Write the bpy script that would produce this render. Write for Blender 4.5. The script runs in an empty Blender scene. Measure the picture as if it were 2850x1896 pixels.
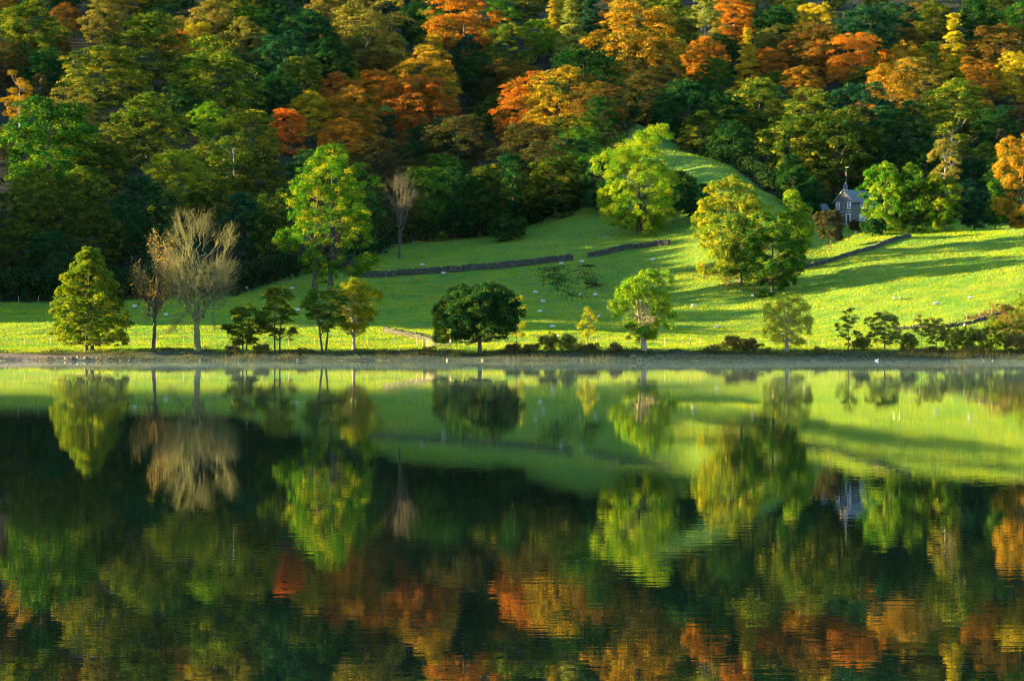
import bpy, bmesh, math, random
import numpy as np
from mathutils import Vector, Matrix

# ------------------------------------------------------------------ camera, sky, sun, exposure
sc = bpy.context.scene
C = sc.collection
F = 7916.7            # focal length in pixels of the 2850 px wide photograph (100 mm lens)
EYE = 3.6             # eye height above the lake
cam_d = bpy.data.cameras.new('camera'); cam_d.lens = 100; cam_d.sensor_width = 36
cam_d.clip_start = 0.5; cam_d.clip_end = 6000
cam = bpy.data.objects.new('camera', cam_d); C.objects.link(cam)
cam.location = (0, 0, EYE); cam.rotation_euler = (math.radians(90 - 0.058), 0, 0)
sc.camera = cam

SUN_EL, SUN_BACK = 9.5, 5.0     # elevation; how far the sun stands behind the left-right line
e, a = math.radians(SUN_EL), math.radians(SUN_BACK)
to_sun = Vector((-math.cos(e)*math.cos(a), math.cos(e)*math.sin(a), math.sin(e)))
w = bpy.data.worlds.new('World'); sc.world = w; w.use_nodes = True
nt = w.node_tree
sky = nt.nodes.new('ShaderNodeTexSky'); sky.sky_type = 'NISHITA'; sky.sun_disc = False
sky.sun_elevation = e; sky.ozone_density = 2.5; sky.dust_density = 0.0
sky.sun_rotation = math.atan2(to_sun.x, to_sun.y)
nt.links.new(sky.outputs[0], nt.nodes['Background'].inputs[0])
nt.nodes['Background'].inputs[1].default_value = 0.075
sd = bpy.data.lights.new('sun', 'SUN'); sd.energy = 5.0; sd.angle = math.radians(0.5); sd.color = (1.0, 0.74, 0.28)
sun = bpy.data.objects.new('sun', sd); C.objects.link(sun)
sun.rotation_euler = to_sun.to_track_quat('Z', 'Y').to_euler()
sc.view_settings.view_transform = 'Standard'; sc.view_settings.look = 'None'
sc.view_settings.exposure = 3.42; sc.view_settings.gamma = 1.0
sc.render.engine = 'CYCLES'
cy = sc.cycles
cy.use_denoising = True; cy.filter_width = 1.05
cy.max_bounces = 6; cy.diffuse_bounces = 1; cy.glossy_bounces = 3; cy.transmission_bounces = 3
cy.volume_bounces = 0; cy.transparent_max_bounces = 4
cy.use_adaptive_sampling = True; cy.adaptive_threshold = 0.02
cy.sample_clamp_indirect = 4.0

# ------------------------------------------------------------------ helpers
def rng_(s): return np.random.default_rng(s)

def mesh_np(name, verts, faces, mats=(), attrs=None, smooth=False):
    """faces: (n,k) int array or list of such arrays"""
    if not isinstance(faces, list): faces = [faces]
    me = bpy.data.meshes.new(name)
    verts = np.ascontiguousarray(verts, dtype=np.float32)
    me.vertices.add(len(verts)); me.vertices.foreach_set('co', verts.ravel())
    nl = sum(f.size for f in faces); nf = sum(len(f) for f in faces)
    me.loops.add(nl); me.loops.foreach_set('vertex_index', np.concatenate([f.ravel() for f in faces]).astype(np.int32))
    me.polygons.add(nf)
    tot = np.concatenate([np.full(len(f), f.shape[1], np.int32) for f in faces])
    st = np.concatenate([[0], np.cumsum(tot)[:-1]]).astype(np.int32)
    me.polygons.foreach_set('loop_start', st); me.polygons.foreach_set('loop_total', tot)
    if smooth: me.polygons.foreach_set('use_smooth', np.ones(nf, bool))
    for k, (dom, arr) in (attrs or {}).items():
        arr = np.asarray(arr, np.float32)
        if arr.ndim == 1:
            at = me.attributes.new(k, 'FLOAT', dom); at.data.foreach_set('value', arr)
        else:
            at = me.attributes.new(k, 'FLOAT_COLOR', dom); at.data.foreach_set('color', arr.ravel())
    for m in mats: me.materials.append(m)
    me.update(); me.validate()
    return me

def obj(name, me, parent=None, loc=None, label=None, cat=None, group=None, kind=None):
    o = bpy.data.objects.new(name, me); C.objects.link(o)
    if parent is not None: o.parent = parent
    if loc is not None: o.location = loc
    if label: o['label'] = label
    if cat: o['category'] = cat
    if group: o['group'] = group
    if kind: o['kind'] = kind
    return o

def empty(name, loc, label=None, cat=None, group=None, rz=0.0, scale=None):
    o = obj(name, None, None, loc, label, cat, group)
    o.rotation_euler = (0, 0, rz)
    if scale is not None: o.scale = scale
    o.empty_display_size = 0.5
    return o

def unit(v): return v / np.maximum(np.linalg.norm(v, axis=-1, keepdims=True), 1e-9)

def cards(cen, nor, size, rng, asp=0.62):
    """small leaf-shaped triangles"""
    n = len(cen); r = unit(rng.normal(size=(n, 3)))
    t1 = unit(np.cross(nor, r)); t2 = np.cross(nor, t1)
    s = size[:, None]
    v = np.stack([cen + t1*s*1.15, cen - t1*s*0.55 + t2*s*0.8, cen - t1*s*0.55 - t2*s*0.8], 1).reshape(-1, 3)
    return v, np.arange(3*n).reshape(n, 3)

def tubes(P, R, k=4, cap=False):
    """P (N,m,3) polylines, R (N,m) radii"""
    N, m, _ = P.shape
    T = unit(np.gradient(P, axis=1))
    mean = unit(P[:, -1] - P[:, 0])
    ref = np.where(np.abs(mean[:, 2:3]) < 0.8, np.array([[0, 0, 1.]]), np.array([[1., 0, 0]]))[:, None, :]
    n1 = unit(np.cross(T, np.broadcast_to(ref, T.shape))); n2 = np.cross(T, n1)
    ang = np.arange(k)*2*np.pi/k
    ring = P[:, :, None, :] + R[:, :, None, None]*(np.cos(ang)[None, None, :, None]*n1[:, :, None, :] + np.sin(ang)[None, None, :, None]*n2[:, :, None, :])
    v = ring.reshape(-1, 3)
    idx = np.arange(N*m*k).reshape(N, m, k)
    a_ = idx[:, :-1, :]; b_ = idx[:, 1:, :]
    f = np.stack([a_, np.roll(a_, -1, 2), np.roll(b_, -1, 2), b_], -1).reshape(-1, 4)
    return v, f

def join(parts):
    """[(v,f),...] -> one (v, [f...])"""
    vs, fs, o = [], [], 0
    for v, f in parts:
        vs.append(v); fs.append(f + o); o += len(v)
    return np.concatenate(vs), fs

def boxes_np(cs, hs, Rm=None):
    """axis boxes: centres (n,3), half sizes (n,3), optional rotations (n,3,3)"""
    cs = np.atleast_2d(cs); hs = np.atleast_2d(hs)
    s = np.array([[-1,-1,-1],[1,-1,-1],[1,1,-1],[-1,1,-1],[-1,-1,1],[1,-1,1],[1,1,1],[-1,1,1]], float)
    loc = s[None]*hs[:, None, :]
    if Rm is not None: loc = np.einsum('nij,nkj->nki', Rm, loc)
    v = (cs[:, None, :] + loc).reshape(-1, 3)
    q = np.array([[0,3,2,1],[4,5,6,7],[0,1,5,4],[1,2,6,5],[2,3,7,6],[3,0,4,7]])
    f = (q[None] + 8*np.arange(len(cs))[:, None, None]).reshape(-1, 4)
    return v, f

# ------------------------------------------------------------------ materials
def new_mat(name):
    m = bpy.data.materials.new(name); m.use_nodes = True
    t = m.node_tree; t.nodes.clear()
    out = t.nodes.new('ShaderNodeOutputMaterial')
    return m, t, out
def L(t, a_, b_): t.links.new(a_, b_)
def rgb(c): return (c[0], c[1], c[2], 1)

_leafm = {}
def leaf_mat(name, c1, c2, bias=0.5, trans=0.17):
    """two leaf colours mixed clump by clump, every leaf a little different"""
    if name in _leafm: return _leafm[name]
    m, t, out = new_mat('leaves_' + name)
    at = t.nodes.new('ShaderNodeAttribute'); at.attribute_name = 'clump'
    ar = t.nodes.new('ShaderNodeAttribute'); ar.attribute_name = 'rnd'
    oi = t.nodes.new('ShaderNodeObjectInfo')
    add = t.nodes.new('ShaderNodeMath'); add.operation = 'MULTIPLY_ADD'
    L(t, ar.outputs['Fac'], add.inputs[0]); add.inputs[1].default_value = 0.35; L(t, at.outputs['Fac'], add.inputs[2])
    mr = t.nodes.new('ShaderNodeMapRange'); L(t, add.outputs[0], mr.inputs[0])
    mr.inputs[1].default_value = bias; mr.inputs[2].default_value = bias + 0.55
    mix = t.nodes.new('ShaderNodeMix'); mix.data_type = 'RGBA'
    L(t, mr.outputs[0], mix.inputs[0]); mix.inputs[6].default_value = rgb(c1); mix.inputs[7].default_value = rgb(c2)
    hsv = t.nodes.new('ShaderNodeHueSaturation'); L(t, mix.outputs[2], hsv.inputs['Color'])
    mv = t.nodes.new('ShaderNodeMapRange'); L(t, ar.outputs['Fac'], mv.inputs[0]); mv.inputs[3].default_value = 0.72; mv.inputs[4].default_value = 1.25
    L(t, mv.outputs[0], hsv.inputs['Value'])
    mh = t.nodes.new('ShaderNodeMapRange'); L(t, oi.outputs['Random'], mh.inputs[0]); mh.inputs[3].default_value = 0.485; mh.inputs[4].default_value = 0.515
    L(t, mh.outputs[0], hsv.inputs['Hue'])
    d = t.nodes.new('ShaderNodeBsdfDiffuse'); tr = t.nodes.new('ShaderNodeBsdfTranslucent')
    L(t, hsv.outputs[0], d.inputs[0])
    br = t.nodes.new('ShaderNodeHueSaturation'); br.inputs['Saturation'].default_value = 1.1; br.inputs['Value'].default_value = 1.15
    L(t, hsv.outputs[0], br.inputs['Color']); L(t, br.outputs[0], tr.inputs[0])
    ms = t.nodes.new('ShaderNodeMixShader'); ms.inputs[0].default_value = trans
    L(t, d.outputs[0], ms.inputs[1]); L(t, tr.outputs[0], ms.inputs[2]); L(t, ms.outputs[0], out.inputs[0])
    _leafm[name] = m
    return m

def noise_mat(name, c1, c2, scale=3.0, rough=0.9, bump=0.3, dist=0.05, detail=6.0, stretch=(1, 1, 1), c3=None):
    m, t, out = new_mat(name)
    tc = t.nodes.new('ShaderNodeTexCoord'); mp = t.nodes.new('ShaderNodeMapping'); mp.inputs['Scale'].default_value = stretch
    L(t, tc.outputs['Object'], mp.inputs[0])
    n = t.nodes.new('ShaderNodeTexNoise'); n.inputs['Scale'].default_value = scale; n.inputs['Detail'].default_value = detail; n.inputs['Roughness'].default_value = 0.65
    L(t, mp.outputs[0], n.inputs[0])
    cr = t.nodes.new('ShaderNodeValToRGB'); cr.color_ramp.elements[0].position = 0.33; cr.color_ramp.elements[1].position = 0.67
    cr.color_ramp.elements[0].color = rgb(c1); cr.color_ramp.elements[1].color = rgb(c2)
    if c3: x = cr.color_ramp.elements.new(0.52); x.color = rgb(c3)
    L(t, n.outputs['Fac'], cr.inputs[0])
    p = t.nodes.new('ShaderNodeBsdfPrincipled'); p.inputs['Roughness'].default_value = rough
    p.inputs['Specular IOR Level'].default_value = 0.25
    L(t, cr.outputs[0], p.inputs['Base Color'])
    b = t.nodes.new('ShaderNodeBump'); b.inputs['Strength'].default_value = bump; b.inputs['Distance'].default_value = dist
    L(t, n.outputs['Fac'], b.inputs['Height']); L(t, b.outputs[0], p.inputs['Normal'])
    L(t, p.outputs[0], out.inputs[0])
    return m

BARK = noise_mat('bark', (0.028, 0.025, 0.018), (0.085, 0.076, 0.055), 2.5, 0.95, 0.7, 0.05, stretch=(3, 3, 0.6))
BARK_PALE = noise_mat('bark_pale', (0.16, 0.13, 0.09), (0.34, 0.28, 0.19), 2.5, 0.95, 0.6, 0.04, stretch=(3, 3, 0.6))
BARK_TWIG = noise_mat('bark_twig', (0.075, 0.078, 0.030), (0.17, 0.163, 0.062), 1.2, 0.95, 0.2, 0.02)
BARK_BIRCH = noise_mat('bark_birch', (0.12, 0.11, 0.10), (0.55, 0.52, 0.47), 1.8, 0.9, 0.3, 0.02, stretch=(1, 1, 2.5))

# leaf palettes: name -> (colour, second colour, bias); greens: first deepened for shade, second brightened as highlights
PAL = {
 'olive':      ((0.036, 0.080, 0.010), (0.22, 0.205, 0.018), 0.64),
 'dark olive': ((0.022, 0.050, 0.008), (0.16, 0.145, 0.012), 0.74),
 'green':      ((0.020, 0.080, 0.010), (0.13, 0.19, 0.014), 0.72),
 'dark green': ((0.009, 0.044, 0.012), (0.085, 0.125, 0.014), 0.84),
 'teal green': ((0.008, 0.044, 0.022), (0.050, 0.105, 0.022), 0.72),
 'lime green': ((0.055, 0.16, 0.010), (0.24, 0.29, 0.016), 0.60),
 'yellow':     ((0.38, 0.27, 0.014), (0.11, 0.14, 0.012), 0.62),
 'yellow green': ((0.11, 0.17, 0.012), (0.36, 0.30, 0.014), 0.74),
 'golden':     ((0.36, 0.20, 0.014), (0.085, 0.100, 0.012), 0.54),
 'orange':     ((0.40, 0.140, 0.014), (0.095, 0.085, 0.012), 0.52),
 'flame':      ((0.48, 0.125, 0.014), (0.15, 0.090, 0.012), 0.58),
 'rust':       ((0.17, 0.080, 0.016), (0.050, 0.062, 0.010), 0.44),
 'brown':      ((0.070, 0.048, 0.016), (0.030, 0.045, 0.010), 0.42),
 'tan':        ((0.20, 0.160, 0.028), (0.055, 0.080, 0.014), 0.52),
 'pale green': ((0.12, 0.17, 0.030), (0.24, 0.25, 0.036), 0.55),
}
def pal(n): return leaf_mat(n.replace(' ', '_'), *PAL[n])

# ------------------------------------------------------------------ terrain
NEAR = [(400, -3.0), (430, -0.7), (440, 0.0), (443, 0.55), (446, 0.9), (455, 1.25), (466, 2.0)]
COLS = {
 -2200: [(500, 9), (540, 20), (600, 42), (640, 54), (780, 90), (960, 140), (1500, 260)],
 -900: [(503, 5.0), (513, 12), (525, 17), (560, 25), (600, 31), (640, 39), (780, 82), (960, 134), (1500, 255)],  # steep unseen spur here is shaped to shade the meadow
 -500: [(507, 5.4), (515, 10), (525, 15), (560, 21), (600, 27), (640, 36), (780, 74), (960, 124), (1500, 250)],
 -150: [(520, 6.9), (560, 10.5), (600, 20), (640, 33), (780, 68), (960, 118), (1500, 250)],
 200:  [(520, 6.9), (560, 10), (640, 31), (780, 66), (960, 115), (1500, 245)],
 700:  [(520, 6.7), (560, 11.5), (600, 17.5), (640, 27), (780, 62), (960, 112), (1500, 240)],
 1100: [(520, 6.3), (560, 11), (600, 16.8), (680, 29), (800, 55), (960, 100), (1500, 235)],
 1425: [(520, 6.0), (560, 10.8), (610, 19.4), (690, 31), (800, 56), (960, 100), (1500, 235)],
 1640: [(520, 5.4), (560, 10.2), (620, 21.5), (650, 28.5), (700, 44), (770, 65), (840, 70), (960, 103), (1500, 235)],
 1730: [(520, 5.2), (560, 9.8), (620, 22.5), (650, 28), (700, 44), (740, 57), (768, 64.0), (800, 64), (840, 67), (960, 103), (1500, 235)],
 1820: [(500, 3.6), (520, 5.1), (560, 10), (620, 22.8), (650, 28.5), (700, 44.5), (740, 56.5), (760, 60.3), (800, 60), (840, 64), (960, 102), (1500, 235)],
 1990: [(500, 3.6), (520, 5.3), (560, 12), (620, 25), (650, 35), (685, 46.8), (702, 50.0), (760, 49.5), (820, 60), (960, 101), (1500, 235)],
 2130: [(500, 3.6), (520, 5.6), (560, 13), (600, 22), (620, 29), (640, 37), (652, 39.4), (700, 40), (760, 46), (820, 59), (960, 100), (1500, 235)],
 2200: [(500, 3.7), (520, 5.9), (560, 13.5), (600, 21), (620, 25.5), (648, 32), (700, 38), (760, 46), (820, 59), (960, 100), (1500, 235)],
 2270: [(500, 3.8), (520, 6.2), (560, 14), (600, 20.8), (620, 24), (640, 28.2), (660, 30.0), (700, 36), (760, 47), (820, 60), (960, 100), (1500, 235)],
 2400: [(490, 3.6), (520, 8.5), (560, 16), (600, 23), (618, 25.9), (640, 29.0), (660, 30.2), (700, 35), (760, 47), (820, 60), (960, 100), (1500, 235)],
 2650: [(480, 3.8), (500, 7.3), (520, 11), (560, 18), (600, 25), (614, 26.4), (640, 27), (680, 30), (720, 38), (780, 52), (960, 100), (1500, 235)],
 2850: [(478, 4.0), (500, 9), (520, 13), (560, 20), (597, 26), (612, 27), (640, 27.5), (680, 31), (720, 40), (780, 54), (960, 102), (1500, 235)],
 3500: [(478, 4.5), (500, 11), (560, 24), (600, 31), (640, 33), (700, 42), (780, 58), (960, 106), (1500, 240)],
}
UG = np.arange(-2400, 5001, 20.0); DG = np.arange(400, 1501, 2.0)
def _blur(A, sig, ax):
    r = int(3*sig) + 1; k = np.exp(-0.5*(np.arange(-r, r+1)/sig)**2); k /= k.sum()
    pad = [(0, 0), (0, 0)]; pad[ax] = (r, r)
    B = np.pad(A, pad, mode='edge')
    return np.apply_along_axis(lambda v: np.convolve(v, k, 'valid'), ax, B)
_cu = sorted(COLS)
_ct = np.array([np.interp(DG, *zip(*(NEAR + COLS[u]))) for u in _cu])
ZT = np.stack([np.interp(UG, _cu, _ct[:, i]) for i in range(len(DG))], 1)
_b = _blur(_blur(ZT, 3.0, 1), 3.0, 0)
_wn = np.clip((DG - 462)/14, 0, 1)[None, :]
ZT = ZT*(1-_wn) + _b*_wn

def vnoise(x, y, seed=0):
    """smooth value noise, vectorised, about -1..1"""
    xi = np.floor(x).astype(np.int64); yi = np.floor(y).astype(np.int64)
    fx = x - xi; fy = y - yi; fx = fx*fx*(3-2*fx); fy = fy*fy*(3-2*fy)
    def h(i, j):
        n = (i*374761393 + j*668265263 + seed*974634777) & 0x7fffffff
        n = ((n ^ (n >> 13))*1274126177) & 0x7fffffff
        n = n ^ (n >> 16)
        return (n & 0xffff)/32767.5 - 1.0
    return (h(xi, yi)*(1-fx) + h(xi+1, yi)*fx)*(1-fy) + (h(xi, yi+1)*(1-fx) + h(xi+1, yi+1)*fx)*fy
def fbm(x, y, seed=0, o=3):
    s = 0; am = 1.0
    for k in range(o):
        s = s + am*vnoise(x*2**k, y*2**k, seed+k); am *= 0.5
    return s

def ground_uv(u, d):
    iu = np.clip((u - UG[0])/20.0, 0, len(UG)-1.001); idd = np.clip((d - DG[0])/2.0, 0, len(DG)-1.001)
    i0 = iu.astype(int); j0 = idd.astype(int); fu = iu - i0; fd = idd - j0
    return (ZT[i0, j0]*(1-fu)+ZT[i0+1, j0]*fu)*(1-fd) + (ZT[i0, j0+1]*(1-fu)+ZT[i0+1, j0+1]*fu)*fd
def ground(x, y):
    x = np.asarray(x, float); y = np.asarray(y, float)
    sh = (2.6*fbm(x/34.0, x*0+3.1, 5) + 0.7*fbm(x/6.0, x*0+1.7, 6))*np.clip(1-(y-445)/60, 0, 1)          # the waterline wanders
    u = 1425 + x*F/np.maximum(y, 300)
    z = ground_uv(u, y - sh)
    beach = np.clip((-60 - x)/14, 0, 1)*np.clip(1-(y-440)/16, 0, 1)
    z = np.where(z > 0, z*(1-0.62*beach), z)
    amp = np.clip((y-452)/30, 0, 1)
    z = z + amp*(0.32*fbm(x/14.0, y/14.0, 11) + 0.09*fbm(x/2.6, y/2.6, 23, 2))
    bankamp = np.clip((y-439)/3, 0, 1)*np.clip((466-y)/10, 0, 1)
    return z + bankamp*(0.26*fbm(x/2.2, y/1.6, 31) + 0.30*fbm(x/13.0, y/6.0, 37, 2))
def gz(x, y): return float(ground(np.array([x]), np.array([y]))[0])
def X(u, d): return (u-1425.0)*d/F
def vpix(z, d): return 940.0 - (z-EYE)*F/d

DS = np.arange(444, 1400, 1.0)
def on_ground(u, v, dmin=444, dmax=1400):
    """distance at which the ground shows at picture height v in column u"""
    zs = ground(X(u, DS), DS); vv = vpix(zs, DS)
    ok = np.where((vv <= v) & (DS >= dmin) & (DS <= dmax))[0]
    return float(DS[ok[0]]) if len(ok) else float(dmax)

WOOD_U = [-3000, -500, 650, 760, 900, 1000, 1120, 1400, 1600, 1690, 1735, 1790, 1850, 1990, 2060, 2130, 2240, 2330, 2460, 2700, 2860, 3500]
WOOD_D = [530,   552,  562, 580, 600, 612,  650,  668,  668,  680,  730,  778,  768,  714,  690,  664,  664,  668,  672,  690,  672,  640]
def wood_front(u): return np.interp(u, WOOD_U, WOOD_D)

# -- terrain sheet
xs = np.arange(-330, 331, 1.8)
ys = np.concatenate([np.arange(404, 436, 4), np.arange(436, 472, 0.75), np.arange(472, 740, 1.7), np.arange(740, 1000, 4), np.arange(1000, 1460, 12)])
XX, YY = np.meshgrid(xs, ys)
ZZ = ground(XX, YY)
nx, ny = len(xs), len(ys)
gid = np.arange(nx*ny).reshape(ny, nx)
gf = np.stack([gid[:-1, :-1], gid[:-1, 1:], gid[1:, 1:], gid[1:, :-1]], -1).reshape(-1, 4)
UU = 1425 + XX*F/YY
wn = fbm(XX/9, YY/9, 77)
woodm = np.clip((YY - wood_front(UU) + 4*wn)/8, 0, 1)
bankm = np.clip((462 + 2.5*wn - YY)/6, 0, 1)
beachm = np.clip((-62 - XX)/10, 0, 1)*np.clip((450-YY)/3, 0, 1)
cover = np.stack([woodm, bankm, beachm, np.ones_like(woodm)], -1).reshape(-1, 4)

m, t, out = new_mat('hillside')
tc = t.nodes.new('ShaderNodeTexCoord')
def tnoise(scale, det=5, rough=0.6, st=(1, 1, 1)):
    mp = t.nodes.new('ShaderNodeMapping'); mp.inputs['Scale'].default_value = st; L(t, tc.outputs['Object'], mp.inputs[0])
    n = t.nodes.new('ShaderNodeTexNoise'); n.inputs['Scale'].default_value = scale; n.inputs['Detail'].default_value = det; n.inputs['Roughness'].default_value = rough
    L(t, mp.outputs[0], n.inputs[0]); return n.outputs['Fac']
def ramp(fac, cols):
    cr = t.nodes.new('ShaderNodeValToRGB'); els = cr.color_ramp.elements
    while len(els) < len(cols): els.new(0.5)
    for el, (p_, c_) in zip(els, cols): el.position = p_; el.color = rgb(c_)
    L(t, fac, cr.inputs[0]); return cr.outputs[0]
def mixc(fac, a_, b_):
    mx = t.nodes.new('ShaderNodeMix'); mx.data_type = 'RGBA'; L(t, fac, mx.inputs[0]); L(t, a_, mx.inputs[6]); L(t, b_, mx.inputs[7]); return mx.outputs[2]
g1 = ramp(tnoise(0.09, 6, 0.6), [(0.3, (0.04, 0.13, 0.016)), (0.5, (0.08, 0.17, 0.014)), (0.68, (0.14, 0.165, 0.014))])
g2 = ramp(tnoise(1.3, 4, 0.7), [(0.3, (0.05, 0.115, 0.018)), (0.7, (0.12, 0.19, 0.022))])
mxg = t.nodes.new('ShaderNodeMix'); mxg.data_type = 'RGBA'; mxg.inputs[0].default_value = 0.45
L(t, g1, mxg.inputs[6]); L(t, g2, mxg.inputs[7])
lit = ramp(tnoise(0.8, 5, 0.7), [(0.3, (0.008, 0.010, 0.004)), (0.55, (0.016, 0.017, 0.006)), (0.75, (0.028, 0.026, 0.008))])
ear = ramp(tnoise(0.9, 6, 0.75), [(0.3, (0.012, 0.014, 0.009)), (0.5, (0.026, 0.034, 0.012)), (0.68, (0.060, 0.062, 0.022))])
bea = ramp(tnoise(3.0, 5, 0.8), [(0.3, (0.08, 0.06, 0.045)), (0.7, (0.20, 0.15, 0.115))])
cv = t.nodes.new('ShaderNodeAttribute'); cv.attribute_name = 'cover'
sp = t.nodes.new('ShaderNodeSeparateColor'); L(t, cv.outputs['Color'], sp.inputs[0])
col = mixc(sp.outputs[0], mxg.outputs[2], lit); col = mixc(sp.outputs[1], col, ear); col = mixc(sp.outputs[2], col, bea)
p = t.nodes.new('ShaderNodeBsdfPrincipled'); p.inputs['Roughness'].default_value = 0.95; p.inputs['Specular IOR Level'].default_value = 0.15
L(t, col, p.inputs['Base Color'])
bp = t.nodes.new('ShaderNodeBump'); bp.inputs['Strength'].default_value = 0.8; bp.inputs['Distance'].default_value = 0.12
L(t, tnoise(2.2, 6, 0.75), bp.inputs['Height']); L(t, bp.outputs[0], p.inputs['Normal'])
L(t, p.outputs[0], out.inputs[0])
TERR = m
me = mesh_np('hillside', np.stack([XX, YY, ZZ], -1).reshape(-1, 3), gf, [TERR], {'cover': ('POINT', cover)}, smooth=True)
obj('hillside', me, kind='structure')

# -- lake
m, t, out = new_mat('lake_water')
tc = t.nodes.new('ShaderNodeTexCoord')
def wnoise(st, det):
    mp = t.nodes.new('ShaderNodeMapping'); mp.inputs['Scale'].default_value = st; L(t, tc.outputs['Object'], mp.inputs[0])
    n = t.nodes.new('ShaderNodeTexNoise'); n.inputs['Scale'].default_value = 1.0; n.inputs['Detail'].default_value = det; L(t, mp.outputs[0], n.inputs[0]); return n.outputs['Fac']
mrp = t.nodes.new('ShaderNodeMapRange'); L(t, wnoise((0.012, 0.035, 1), 3), mrp.inputs[0]); mrp.inputs[1].default_value = 0.38; mrp.inputs[2].default_value = 0.66; mrp.inputs[3].default_value = 0.25; mrp.inputs[4].default_value = 1.0
b1 = t.nodes.new('ShaderNodeBump'); b1.inputs['Distance'].default_value = 0.0013; L(t, mrp.outputs[0], b1.inputs['Strength'])
L(t, wnoise((1.1, 2.6, 1), 2), b1.inputs['Height'])
b2 = t.nodes.new('ShaderNodeBump'); b2.inputs['Strength'].default_value = 1.0; b2.inputs['Distance'].default_value = 0.0006
L(t, wnoise((0.16, 0.34, 1), 2), b2.inputs['Height']); L(t, b1.outputs[0], b2.inputs['Normal'])
p = t.nodes.new('ShaderNodeBsdfPrincipled'); p.inputs['Base Color'].default_value = (0.002, 0.006, 0.005, 1)
p.inputs['Roughness'].default_value = 0.0; p.inputs['IOR'].default_value = 1.333
L(t, b2.outputs[0], p.inputs['Normal']); L(t, p.outputs[0], out.inputs[0])
WATER = m
v = np.array([[-1500, -120, 0], [1500, -120, 0], [1500, 447, 0], [-1500, 447, 0]], float)
obj('lake_water', mesh_np('lake_water', v, np.array([[0, 1, 2, 3]]), [WATER]), kind='structure')

# ------------------------------------------------------------------ tree kit
def sph(n, rng):
    return unit(rng.normal(size=(n, 3)))

def leaves_in_lobes(rng, lobes, cc, nclump, nleaf, csize, flat, lsize, droop=0.0, inner=0.25, updense=0.3, messy=0.75):
    """lobes (n,6): centre + radii. Clumps of leaves cover the outer side of every lobe."""
    CC = []
    for lb in lobes:
        c, r = lb[:3], lb[3:]
        d = sph(nclump*4, rng); d[:, 2] += updense
        d = unit(d)
        outw = unit((c - cc)[None] + d*r*0.9)
        keep = (np.einsum('ij,ij->i', outw, d) > -0.15)
        d = d[keep][:nclump]
        rad = 1 - inner*rng.random(len(d))**2
        CC.append(c + d*r*rad[:, None])
    CC = np.concatenate(CC); n = len(CC)
    cs = csize*rng.uniform(0.65, 1.3, n)
    nl = np.maximum((nleaf*rng.uniform(0.6, 1.3, n)).astype(int), 6)
    ci = np.repeat(np.arange(n), nl); N = len(ci)
    d = sph(N, rng); d[:, 2] = np.where(d[:, 2] < -0.6, -d[:, 2]*0.6, d[:, 2])
    rr = rng.random(N)**0.45
    off = d*rr[:, None]*cs[ci][:, None]; off[:, 2] *= flat
    outd = unit(CC - cc)[ci]
    if droop: off[:, 2] -= droop*np.einsum('ij,ij->i', off[:, :2], outd[:, :2])
    cen = CC[ci] + off
    nor = unit(0.55*d + 0.35*outd + np.array([0, 0, 0.35]) + messy*rng.normal(size=(N, 3)))
    size = lsize*rng.uniform(0.6, 1.35, N)
    crnd = rng.random(n)
    return CC, cen, nor, size, crnd[ci]

def crown_mesh(name, data, rng, mat, asp=0.62):
    CC, cen, nor, size, cr = data
    v, f = cards(cen, nor, size, rng, asp)
    return mesh_np(name, v, f, [mat] if mat else [], {'rnd': ('FACE', rng.random(len(f))), 'clump': ('FACE', cr)})

def curve_pts(a_, b_, m_, rng, sag=0.0, wob=0.06):
    """(N,3)->(N,3) bent polylines"""
    tt = np.linspace(0, 1, m_)[None, :, None]
    ln = np.linalg.norm(b_-a_, axis=1)[:, None, None]
    P = a_[:, None]*(1-tt) + b_[:, None]*tt
    P = P + rng.normal(size=(len(a_), m_, 3))*ln*wob*np.sin(np.pi*tt)
    P[..., 2] += (sag*ln*np.sin(np.pi*tt))[..., 0]
    return P

def trunk_mesh(name, rng, H, r0, CC, mat, stems=((0, 0, 0, 0),), nb=60, tri=0.35, lo=0.25, hi=0.85, bend=0.02, sag=0.10, twigr=0.03):
    """tapered trunk(s) with limbs running out to the leaf clumps"""
    parts = []
    stem_pts = []
    for (bx, by, tx, ty) in stems:
        m_ = 9; tt = np.linspace(0, 1, m_)
        P = np.stack([bx + (tx-bx)*tt**1.3, by + (ty-by)*tt**1.3, -0.35 + (hi*H+0.35)*tt], 1)
        P[1:, :2] += np.cumsum(rng.normal(size=(m_-1, 2))*bend*H/4, 0)*tt[1:, None]
        R = r0*(1 - 0.86*tt); R[0] *= 1.5; R[1] *= 1.05
        parts.append(tubes(P[None], R[None], 8)); stem_pts.append((P, R))
    if len(CC):
        sel = rng.choice(len(CC), min(nb, len(CC)), replace=False); E = CC[sel]
        si = rng.integers(0, len(stem_pts), len(E))
        A = np.zeros_like(E); RA = np.zeros(len(E))
        for i in range(len(E)):
            P, R = stem_pts[si[i]]
            rad = np.hypot(*(E[i, :2] - P[4, :2]))
            zt = np.clip(E[i, 2] - rad*rng.uniform(0.35, 0.8), lo*H, hi*H*0.97)
            A[i] = [np.interp(zt, P[:, 2], P[:, k_]) for k_ in range(3)]
            RA[i] = np.interp(zt, P[:, 2], R)*0.5
        B = curve_pts(A, E, 6, rng, sag*-1, 0.05)
        RR = np.linspace(1, 0.12, 6)[None]*np.maximum(RA, twigr)[:, None]
        parts.append(tubes(B, np.maximum(RR, 0.015), 4))
    v, f = join(parts)
    return mesh_np(name, v, f, [mat], smooth=True)

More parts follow.
